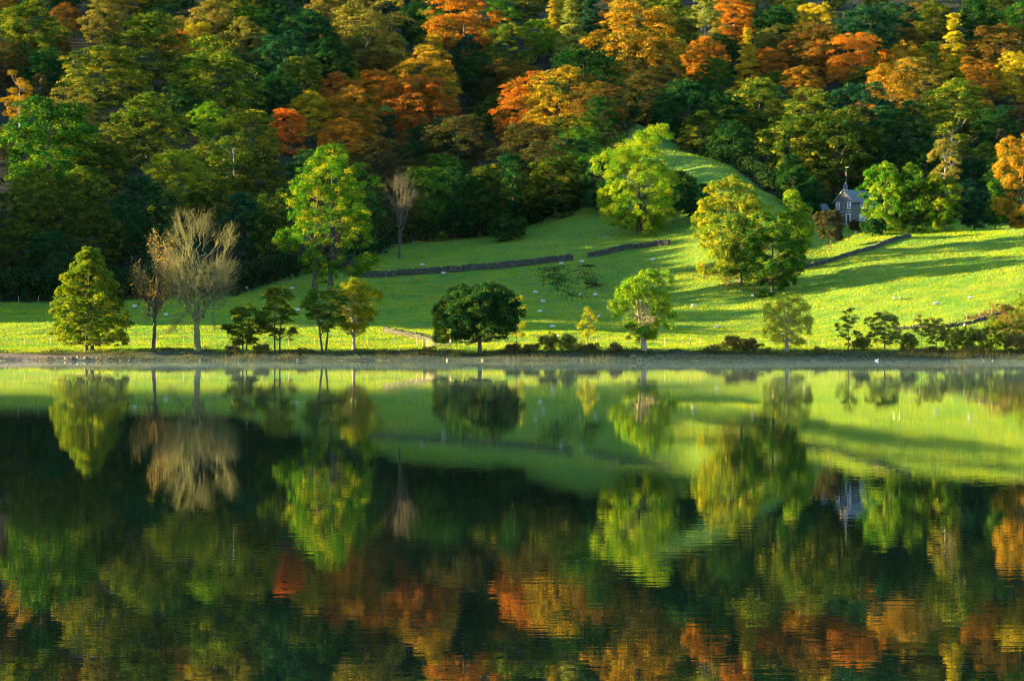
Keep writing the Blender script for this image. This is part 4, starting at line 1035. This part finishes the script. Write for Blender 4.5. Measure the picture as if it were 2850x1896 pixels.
SHEEP = [ # column, height, pose, heading, place words
 (1175, 743, 'grazing', 0.4, 'above the long drystone wall'), (1234, 768, 'grazing', 0.2, 'just below the long drystone wall'),
 (1562, 740, 'grazing', 0.3, 'by the end of the drystone wall at the gap'), (1619, 734, 'grazing', 2.9, 'at the gap between the two walls'),
 (1817, 730, 'grazing', 2.8, 'on the slope above the round ash'), (1490, 816, 'lying', 0.3, 'left of the rush streaks'),
 (1615, 828, 'standing', 1.4, 'at the foot of the rush streaks'), (1657, 826, 'grazing', 0.6, 'facing right below the rush streaks'),
 (1511, 842, 'lying', 3.0, 'in the shade above the yellow sapling'), (1502, 871, 'lying', 0.1, 'low in the shaded meadow'),
 (1666, 888, 'standing', 1.8, 'beside the bright yellow sapling'), (1538, 916, 'grazing', 3.3, 'on the edge of the shade above the grey green shrub'),
 (1555, 944, 'standing', 1.5, 'in full sun between the two grey green shrubs'), (1932, 857, 'grazing', 0.2, 'right of the round ash'),
 (1994, 915, 'lying', 3.4, 'at the shade edge behind the close set posts'), (2095, 831, 'standing', 1.9, 'under the field clump'),
 (2489, 839, 'standing', 1.6, 'leading a pair in the shade of the hill pasture'), (2506, 836, 'standing', 1.3, 'second of a pair in the shade of the hill pasture'),
 (2606, 851, 'grazing', 3.1, 'with a red mark at the edge of the tree shadow'), (2701, 836, 'standing', 3.0, 'at the tip of the long tree shadow'),
 (2685, 915, 'standing', 1.5, 'below the low curving wall'), (2243, 918, 'grazing', 0.3, 'behind the pale airy tree'), (2154, 899, 'standing', 2.0, 'left of the pale airy tree'),
 (375, 859, 'grazing', 2.9, 'at the shade edge by the conical tree'), (462, 883, 'grazing', 1.0, 'seen between the thin and the bare tree'),
 (671, 810, 'standing', 1.2, 'in the dark at the wood edge, heading off'), (686, 810, 'standing', 2.0, 'in the dark at the wood edge, following'),
 (813, 806, 'lying', 0.4, 'lying at the wood edge by the tall lime'), (827, 870, 'grazing', 0.5, 'between the dark shore trees'),
 (1203, 947, 'standing', 1.2, 'behind the gate by the tumbled wall'), (1246, 908, 'grazing', 2.6, 'seen through the dark spreading tree'),
]
RED = noise_mat('raddle', (0.35, 0.05, 0.02), (0.5, 0.09, 0.04), 9, 1.0, 0.3, 0.01)
for u, v, pose, hd_, place in SHEEP:
    d = on_ground(u, v); x = X(u, d)
    o_ = obj('sheep', SH[pose], None, (x, d, gz(x, d) - 0.01), f'{pose} white sheep {place}', 'sheep', 'sheep scattered over the meadow')
    o_.rotation_euler = (0, 0, hd_); o_.scale = (0.82, 0.82, 0.82)

# ------------------------------------------------------------------ cottage
def stone_wall_mat(name, c1, c2, c3):
    m, t, out = new_mat(name); tc = t.nodes.new('ShaderNodeTexCoord')
    mp = t.nodes.new('ShaderNodeMapping'); mp.inputs['Scale'].default_value = (2.6, 2.6, 5.0); L(t, tc.outputs['Object'], mp.inputs[0])
    vo = t.nodes.new('ShaderNodeTexVoronoi'); vo.inputs['Scale'].default_value = 1.0; L(t, mp.outputs[0], vo.inputs[0])
    ve = t.nodes.new('ShaderNodeTexVoronoi'); ve.feature = 'DISTANCE_TO_EDGE'; L(t, mp.outputs[0], ve.inputs[0])
    sx = t.nodes.new('ShaderNodeSeparateColor'); L(t, vo.outputs['Color'], sx.inputs[0])
    cr = t.nodes.new('ShaderNodeValToRGB'); cr.color_ramp.elements[0].color = rgb(c1); cr.color_ramp.elements[1].color = rgb(c2); L(t, sx.outputs[0], cr.inputs[0])
    st = t.nodes.new('ShaderNodeMath'); st.operation = 'LESS_THAN'; st.inputs[1].default_value = 0.06; L(t, ve.outputs['Distance'], st.inputs[0])
    mx = t.nodes.new('ShaderNodeMix'); mx.data_type = 'RGBA'; L(t, st.outputs[0], mx.inputs[0]); L(t, cr.outputs[0], mx.inputs[6]); mx.inputs[7].default_value = rgb(c3)
    p = t.nodes.new('ShaderNodeBsdfPrincipled'); p.inputs['Roughness'].default_value = 0.9; L(t, mx.outputs[2], p.inputs['Base Color'])
    b = t.nodes.new('ShaderNodeBump'); b.inputs['Distance'].default_value = 0.06; b.inputs['Strength'].default_value = 0.8; L(t, ve.outputs['Distance'], b.inputs['Height']); L(t, b.outputs[0], p.inputs['Normal'])
    L(t, p.outputs[0], out.inputs[0]); return m
HOUSE = stone_wall_mat('cottage_stone', (0.045, 0.052, 0.058), (0.20, 0.21, 0.21), (0.03, 0.03, 0.03))
SLATE = noise_mat('slate', (0.05, 0.068, 0.075), (0.12, 0.145, 0.15), 3.0, 0.6, 0.6, 0.02, stretch=(1.5, 4, 4))
WHITE = noise_mat('white_paint', (0.74, 0.75, 0.76), (0.82, 0.82, 0.82), 6, 0.5, 0.05, 0.005)
DARKW = noise_mat('dark_paint', (0.02, 0.025, 0.03), (0.05, 0.05, 0.055), 6, 0.5, 0.1, 0.005)
POT = noise_mat('chimney_pot', (0.30, 0.27, 0.22), (0.5, 0.45, 0.38), 6, 0.8, 0.2, 0.01)
m, t, out = new_mat('window_glass'); p = t.nodes.new('ShaderNodeBsdfPrincipled'); p.inputs['Base Color'].default_value = (0.05, 0.06, 0.07, 1); p.inputs['Roughness'].default_value = 0.04; p.inputs['IOR'].default_value = 1.5
L(t, p.outputs[0], out.inputs[0]); PANE = m
m, t, out = new_mat('metal_mast'); p = t.nodes.new('ShaderNodeBsdfPrincipled'); p.inputs['Base Color'].default_value = (0.55, 0.55, 0.53, 1); p.inputs['Roughness'].default_value = 0.5; p.inputs['Metallic'].default_value = 0.4
L(t, p.outputs[0], out.inputs[0]); MAST = m

def pyd(name, vs, fs, mat, parent, kind=None):
    me_ = bpy.data.meshes.new(name); me_.from_pydata(vs, [], fs); me_.materials.append(mat); me_.update()
    return obj(name, me_, parent, kind=kind)
def bxs(name, lst, mat, parent):
    v_, f_ = boxes_np(np.array([b[0] for b in lst], float), np.array([b[1] for b in lst], float))
    return obj(name, mesh_np(name, v_, f_, [mat]), parent)
def house_shell(parent, Lx, hw, eave, ridge, roofmat, x0=0.0, over=0.35, gab=0.3):
    vs = [(x0, -hw, -0.6), (x0+Lx, -hw, -0.6), (x0+Lx, hw, -0.6), (x0, hw, -0.6), (x0, -hw, eave), (x0+Lx, -hw, eave), (x0+Lx, hw, eave), (x0, hw, eave), (x0, 0, ridge), (x0+Lx, 0, ridge)]
    fs = [(0, 1, 5, 4), (2, 3, 7, 6), (3, 0, 4, 8, 7), (1, 2, 6, 9, 5), (4, 5, 9, 8), (6, 7, 8, 9)]
    wl = pyd('wall', vs, fs, HOUSE, parent)
    sl = (ridge-eave)/hw; th = 0.14
    a0, a1 = x0 - gab, x0 + Lx + gab; yo = hw + over; ze = eave - sl*over
    vs, fs = [], []
    for s_ in (-1, 1):
        b = len(vs)
        vs += [(a0, s_*yo, ze+0.02), (a1, s_*yo, ze+0.02), (a1, 0, ridge+0.02), (a0, 0, ridge+0.02), (a0, s_*yo, ze+th), (a1, s_*yo, ze+th), (a1, 0, ridge+th+0.02), (a0, 0, ridge+th+0.02)]
        q = [(0, 1, 2, 3), (7, 6, 5, 4), (0, 4, 5, 1), (1, 5, 6, 2), (2, 6, 7, 3), (3, 7, 4, 0)]
        fs += [tuple(i+b for i in (f_ if s_ < 0 else f_[::-1])) for f_ in q]
    rf = pyd('roof', vs, fs, roofmat, parent)
    # slate courses: proud overlapping rows
    rows = []
    nrow = int(math.hypot(yo, ridge-ze)/0.34)
    v2, f2 = [], []
    for s_ in (-1, 1):
        for r in range(nrow):
            t0, t1 = r/nrow, (r+1)/nrow
            y0, y1 = s_*yo*(1-t0), s_*yo*(1-t1); z0, z1 = ze+(ridge-ze)*t0 + th, ze+(ridge-ze)*t1 + th
            b = len(v2); v2 += [(a0+0.01, y0, z0+0.004), (a1-0.01, y0, z0+0.004), (a1-0.01, y0, z0+0.045), (a0+0.01, y0, z0+0.045), (a1-0.01, y1, z1+0.012), (a0+0.01, y1, z1+0.012)]
            f2 += [(b, b+1, b+2, b+3), (b+3, b+2, b+4, b+5)]
    sc_ = pyd('slate_course', v2, f2, roofmat, rf, kind='stuff')
    return wl, rf
def window(parent, c, w_, h, axis, nx_=2, nz_=4, white=True):
    """axis 'x': pane faces -x (gable); 'y': pane faces -y"""
    T_ = 0.04
    def bx(cu, cz, du, dz, dep, dt):
        if axis == 'x': return ((c[0]-dep, c[1]+cu, c[2]+cz), (dt, du, dz))
        return ((c[0]+cu, c[1]-dep, c[2]+cz), (du, dt, dz))
    wn_ = bxs('window', [bx(-w_/2-0.05, 0, 0.07, h/2+0.12, 0.05, 0.06), bx(w_/2+0.05, 0, 0.07, h/2+0.12, 0.05, 0.06), bx(0, h/2+0.06, w_/2-0.02, 0.06, 0.05, 0.058)], WHITE, parent)
    bxs('sill', [bx(0, -h/2-0.08, w_/2+0.2, 0.06, 0.1, 0.12)], WHITE, wn_)
    bars = [bx(-w_/2 + w_*k/nx_, 0, 0.028, h/2, 0.045, 0.02) for k in range(1, nx_)] + [bx(0, -h/2 + h*k/nz_, w_/2, 0.028, 0.048, 0.02) for k in range(1, nz_)]
    bars += [bx(0, 0, w_/2, 0.045, 0.05, 0.03)]
    bxs('glazing_bars', bars, WHITE, wn_)
    bxs('pane', [bx(0, 0, w_/2, h/2, 0.008, 0.012)], PANE, wn_)
def cottage():
    d = 648.0; x = 75.6; z = gz(x, d - 1.5) + 0.1
    z = max(z, 29.7)
    h = empty('stone_cottage', (x, d, z), 'grey stone cottage with slate roof, white windows and a tall aerial', 'house', rz=math.radians(45))
    wl, rf = house_shell(h, 9.0, 2.6, 5.0, 7.55, SLATE)
    # upstairs and downstairs windows of the gable, then those of the long front
    window(h, (0, 1.65, 4.0), 0.62, 1.35, 'x'); window(h, (0, -1.55, 4.05), 0.62, 1.35, 'x'); window(h, (0, 1.65, 1.25), 0.62, 1.2, 'x')
    window(h, (3.3, -2.6, 4.05), 0.9, 1.1, 'y', 3); window(h, (3.2, -2.6, 1.35), 1.5, 1.2, 'y', 5, 3); window(h, (6.6, -2.6, 4.05), 0.9, 1.1, 'y', 3)
    dr = bxs('door', [((-0.02, -1.3, 0.95), (0.05, 0.48, 1.0))], DARKW, h)
    bxs('door_frame', [((-0.06, -1.86, 0.98), (0.07, 0.075, 1.05)), ((-0.06, -0.74, 0.98), (0.07, 0.075, 1.05)), ((-0.065, -1.3, 2.1), (0.08, 0.66, 0.075))], WHITE, dr)
    bxs('handle', [((-0.09, -0.95, 0.95), (0.03, 0.06, 0.02))], MAST, dr)
    # pale string course and porch lintel
    bxs('string_course', [((-0.03, 0, 2.62), (0.06, 2.64, 0.05))], POT, h)
    bxs('lintel', [((-0.05, -1.5, 2.75), (0.06, 0.55, 0.07))], POT, h)
    ch = bxs('chimney', [((0.55, 0, 8.0), (0.38, 0.38, 0.75)), ((0.55, 0, 8.78), (0.48, 0.48, 0.08))], HOUSE, h)
    v_, f_ = tubes(np.array([[(0.55, 0, 8.84), (0.55, 0, 9.1), (0.55, 0, 9.42)]], float), np.array([[0.16, 0.13, 0.15]]), 10); obj('chimney_pot', mesh_np('chimney_pot', v_, f_, [POT], smooth=True), ch)
    bxs('flashing', [((0.55, -0.36, 7.5), (0.42, 0.05, 0.10)), ((0.12, 0, 7.72), (0.05, 0.36, 0.1))], POT, ch)
    sl = 2.55/2.6
    for s_ in (-1, 1):     # barge boards
        vs = []
        for xx in (-0.36, -0.30):
            for (yy, zz) in ((s_*2.97, 4.62), (0, 7.53), (0, 7.72), (s_*2.97, 4.81)): vs.append((xx, yy, zz))
        fs = [(0, 1, 2, 3), (7, 6, 5, 4), (0, 4, 5, 1), (1, 5, 6, 2), (2, 6, 7, 3), (3, 7, 4, 0)]
        pyd('barge_board', vs, fs, POT, rf)
    v_, f_ = tubes(np.array([[(-0.3, -3.02, 4.60), (4.5, -3.02, 4.58), (9.3, -3.02, 4.56)]], float), np.full((1, 3), 0.065), 8); obj('gutter', mesh_np('gutter', v_, f_, [DARKW]), rf)
    ae = obj('aerial', mesh_np('aerial', *tubes(np.array([[(1.05, 0.2, 7.2), (1.05, 0.2, 10.0), (1.05, 0.2, 13.0)]], float), np.full((1, 3), 0.024), 6), [MAST]), h)
    bxs('antenna', [((1.40, 0.2, 12.85), (0.36, 0.02, 0.018))] + [((1.15 + 0.14*k, 0.2, 12.85), (0.012, 0.24-0.03*k, 0.012)) for k in range(5)] + [((1.78, 0.2, 12.85), (0.02, 0.12, 0.12))], MAST, ae)
cottage()
def outbuilding():
    d = 655.0; x = X(2268, d); z = max(gz(x, d), 29.3)
    h = empty('stone_outbuilding', (x, d, z), 'low stone outbuilding with a slate roof left of the cottage', 'outbuilding', rz=math.radians(12))
    house_shell(h, 5.0, 2.0, 2.1, 3.4, SLATE, x0=-2.5)
    bxs('door', [((-0.6, -2.02, 0.8), (0.5, 0.04, 1.0))], DARKW, h)
    bxs('ledge', [((1.2, -2.05, 1.75), (1.3, 0.08, 0.06))], WHITE, h)
outbuilding()
def bench(u, d, label, rz):
    x = X(u, d); z = gz(x, d); b = empty('garden_bench', (x, d, z), label, 'bench', rz=rz)
    for k in range(3): bxs('seat_slat', [((0, -0.16+0.16*k, 0.45), (0.8, 0.06, 0.025))], DARKW, b)
    for k in range(3): bxs('back_slat', [((0, 0.27, 0.58+0.14*k), (0.8, 0.02, 0.05))], DARKW, b)
    for sx in (-0.72, 0.72):
        bxs('leg', [((sx, -0.2, 0.21), (0.04, 0.04, 0.215))], DARKW, b); bxs('leg', [((sx, 0.23, 0.47), (0.04, 0.025, 0.47))], DARKW, b)
        bxs('armrest', [((sx, 0.0, 0.66), (0.045, 0.2, 0.025))], DARKW, b)
bench(2390, 622.5, 'dark garden bench on the cottage lawn', 0.2)
bench(2405, 626, 'dark garden bench beside the drive, nearer the cottage', 1.3)

# ------------------------------------------------------------------ small things
def log(name, u, v, length, r, rz, label, tilt=0.0):
    d = on_ground(u, v); x = X(u, d); rng = rng_(int(u)); tt = np.linspace(-0.5, 0.5, 7)
    P = np.stack([np.cos(rz)*tt*length, np.sin(rz)*tt*length, 0*tt], 1)
    P[:, 2] = ground(x + P[:, 0], d + P[:, 1]) - gz(x, d) + r*0.8 + tilt*(tt+0.5)
    P[1:-1, :2] += rng.normal(size=(5, 2))*0.06
    v_, f_ = tubes(P[None], (r*(1-0.5*(tt+0.5)))[None], 7)
    parts = [(v_, f_)]
    b0 = P[4]; parts.append(tubes(np.stack([np.linspace(b0, b0 + np.array([0.5, -0.1, 0.55])*length*0.25, 4)]), np.array([[r*0.4, r*0.3, r*0.2, r*0.1]]), 5))
    V, Fc = join(parts)
    obj(name, mesh_np(name, V, Fc, [BARK_BIRCH], smooth=True), None, (x, d, gz(x, d)), label, 'branch')
log('fallen_branch', 2040, 790, 2.6, 0.09, 0.1, 'pale fallen branch below the field clump', 0.3)
log('fallen_log', 1680, 662, 2.6, 0.10, 0.05, 'pale fallen log in the shade of the big lime green tree')

DUCKM = noise_mat('white_feather', (0.7, 0.7, 0.68), (0.82, 0.82, 0.8), 12, 0.9, 0.2, 0.01)
def duck(u, d, rz, label):
    bm = bmesh.new()
    def ball(c, r):
        rr_ = bmesh.ops.create_uvsphere(bm, u_segments=12, v_segments=8, radius=1.0)
        for v_ in rr_['verts']: v_.co = Vector((v_.co.x*r[0]+c[0], v_.co.y*r[1]+c[1], v_.co.z*r[2]+c[2]))
    ball((0, 0, 0.07), (0.27, 0.13, 0.12)); ball((-0.24, 0, 0.12), (0.11, 0.06, 0.05)); ball((0.2, 0, 0.17), (0.07, 0.06, 0.13)); ball((0.22, 0, 0.29), (0.075, 0.06, 0.06)); ball((0.31, 0, 0.275), (0.06, 0.03, 0.02))
    me_ = bpy.data.meshes.new('duck'); bm.to_mesh(me_); bm.free(); me_.materials.append(DUCKM)
    for q in me_.polygons: q.use_smooth = True
    o_ = obj('duck', me_, None, (X(u, d), d, 0.0), label, 'duck'); o_.rotation_euler = (0, 0, rz)
duck(2440, 438.5, 0.2, 'white duck floating close under the dark bank')

PEB = noise_mat('pebble', (0.05, 0.042, 0.034), (0.16, 0.13, 0.10), 0.9, 0.9, 0.3, 0.02)
def boulders():
    rng = rng_(960)
    spots = [(205, 442.5, 0.55), (238, 443.5, 0.4), (300, 443, 0.35), (1765, 443.5, 0.5), (1812, 442.6, 0.4), (1845, 443.2, 0.3), (2340, 442.4, 0.45), (2085, 442.8, 0.35), (1000, 442.8, 0.35), (560, 442.6, 0.3), (2640, 442.8, 0.4), (1420, 442.9, 0.3)]
    for i, (u, d, r) in enumerate(spots):
        bm = bmesh.new(); bmesh.ops.create_icosphere(bm, subdivisions=2, radius=1.0)
        for v_ in bm.verts: v_.co = Vector((v_.co.x*r*1.35, v_.co.y*r, v_.co.z*r*0.75))*(1 + 0.16*rng.normal())
        me_ = bpy.data.meshes.new('boulder'); bm.to_mesh(me_); bm.free(); me_.materials.append(MOSS)
        x = X(u, d)
        o_ = obj('boulder', me_, None, (x, d, max(gz(x, d), 0.0) + r*0.2), 'grey boulder at the waterline ' + ['under the conical tree', 'right of the conical tree', 'left of the thin brown tree', 'left of the round ash', 'right of the round ash', 'farther right of the round ash', 'below the thin grey green sapling', 'below the brown thicket', 'below the golden pollard', 'below the bare tree', 'below the leggy thicket', 'right of the dark spreading tree'][i], 'boulder', 'boulders at the waterline'); o_.rotation_euler = (0, 0, rng.random()*6)
boulders()
def reeds():
    rng = rng_(961); xs_, ys_ = [], []
    for u in (40, 120, 330, 620, 705, 800, 1130, 1480, 1560, 1690, 1930, 2020, 2310, 2420, 2520, 2600, 2680, 2760):
        n = int(rng.integers(60, 200)); x0 = X(u, 441.5)
        xs_.append(x0 + rng.normal(size=n)*rng.uniform(0.8, 2.6)); ys_.append(441.2 + rng.random(n)*3.0)
    x = np.concatenate(xs_); y = np.concatenate(ys_); k = ground(x, y) > -0.15; x, y = x[k], y[k]
    v_, f_ = blades(x, y, rng.uniform(0.5, 1.3, len(x)), np.full(len(x), 0.03), rng, 0.22)
    obj('reeds', mesh_np('reeds', v_, f_, [SEDGE], {'rnd': ('FACE', rng.random(len(f_))), 'clump': ('FACE', rng.random(len(f_)))}), label='thin brown reeds in patches along the waterline', cat='reeds', kind='stuff')
reeds()
def pebbles():
    rng = rng_(950); n = 9000
    y = rng.uniform(438.5, 452, n); x = rng.uniform(-92, 105, n); z = ground(x, y)
    k = (z > -0.02) & (z < np.where(x < -58, 0.55, 0.22)) & ((x < -55) | (rng.random(n) < 0.12)); x, y, z = x[k], y[k], z[k]; n = len(x)
    h = np.stack([rng.uniform(0.05, 0.16, n), rng.uniform(0.05, 0.13, n), rng.uniform(0.03, 0.08, n)], 1)*np.where(rng.random(n) > 0.97, 2.6, 1.0)[:, None]
    v_, f_ = boxes_np(np.stack([x, y, z + h[:, 2]*0.4], 1), h, rotz(rng.random(n)*3)); v_ += rng.normal(size=v_.shape)*0.012
    obj('pebbles', mesh_np('pebbles', v_, f_, [PEB]), label='brown pebbles and small stones along the waterline', cat='pebbles', kind='stuff')
pebbles()

# ------------------------------------------------------------------ air: mist lying on the lake and thin haze over everything
def volume_box(name, lo, hi, density, colr, aniso, label):
    lo, hi = np.array(lo, float), np.array(hi, float)
    v_, f_ = boxes_np(((lo+hi)/2)[None], ((hi-lo)/2)[None])
    m, t, out = new_mat(name + '_air')
    pv = t.nodes.new('ShaderNodeVolumePrincipled'); pv.inputs['Density'].default_value = density; pv.inputs['Color'].default_value = rgb(colr); pv.inputs['Anisotropy'].default_value = aniso
    L(t, pv.outputs[0], out.inputs['Volume'])
    obj(name, mesh_np(name, v_, f_, [m]), label=label, cat=name, kind='stuff')
def lake_mist():
    """a closed sheet of air, thin near the camera and knee-deep with an uneven top at the far shore"""
    xs_ = np.linspace(-260, 260, 131); ys_ = np.linspace(90, 452, 61)
    A, B = np.meshgrid(xs_, ys_); k = (B-90)/362
    top = 0.045 + k**1.3*(0.75 + 0.45*fbm(A/30, B/22, 55)).clip(0.15, 1.5)
    n = A.size; idx = np.arange(n).reshape(A.shape)
    V = np.concatenate([np.stack([A, B, 0*A + 0.03], -1).reshape(-1, 3), np.stack([A, B, top], -1).reshape(-1, 3)])
    q = np.stack([idx[:-1, :-1], idx[:-1, 1:], idx[1:, 1:], idx[1:, :-1]], -1).reshape(-1, 4)
    fs = [q[:, ::-1], q + n]
    for e_ in (idx[0, :], idx[-1, ::-1], idx[::-1, 0], idx[:, -1]):
        fs.append(np.stack([e_[:-1], e_[1:], e_[1:] + n, e_[:-1] + n], -1))
    m, t, out = new_mat('lake_mist_air')
    pv = t.nodes.new('ShaderNodeVolumePrincipled'); pv.inputs['Density'].default_value = 0.0005; pv.inputs['Color'].default_value = (0.5, 0.82, 1.0, 1)
    L(t, pv.outputs[0], out.inputs['Volume'])
    obj('lake_mist', mesh_np('lake_mist', V, [f_.copy() for f_ in fs], [m]), label='thin morning mist lying on the lake below the far shore', cat='mist', kind='stuff')
lake_mist()
volume_box('haze', (-900, -200, -6), (900, 1490, 330), 0.0000013, (0.25, 0.65, 1.0), 0.0, 'thin pale blue haze in the valley air')
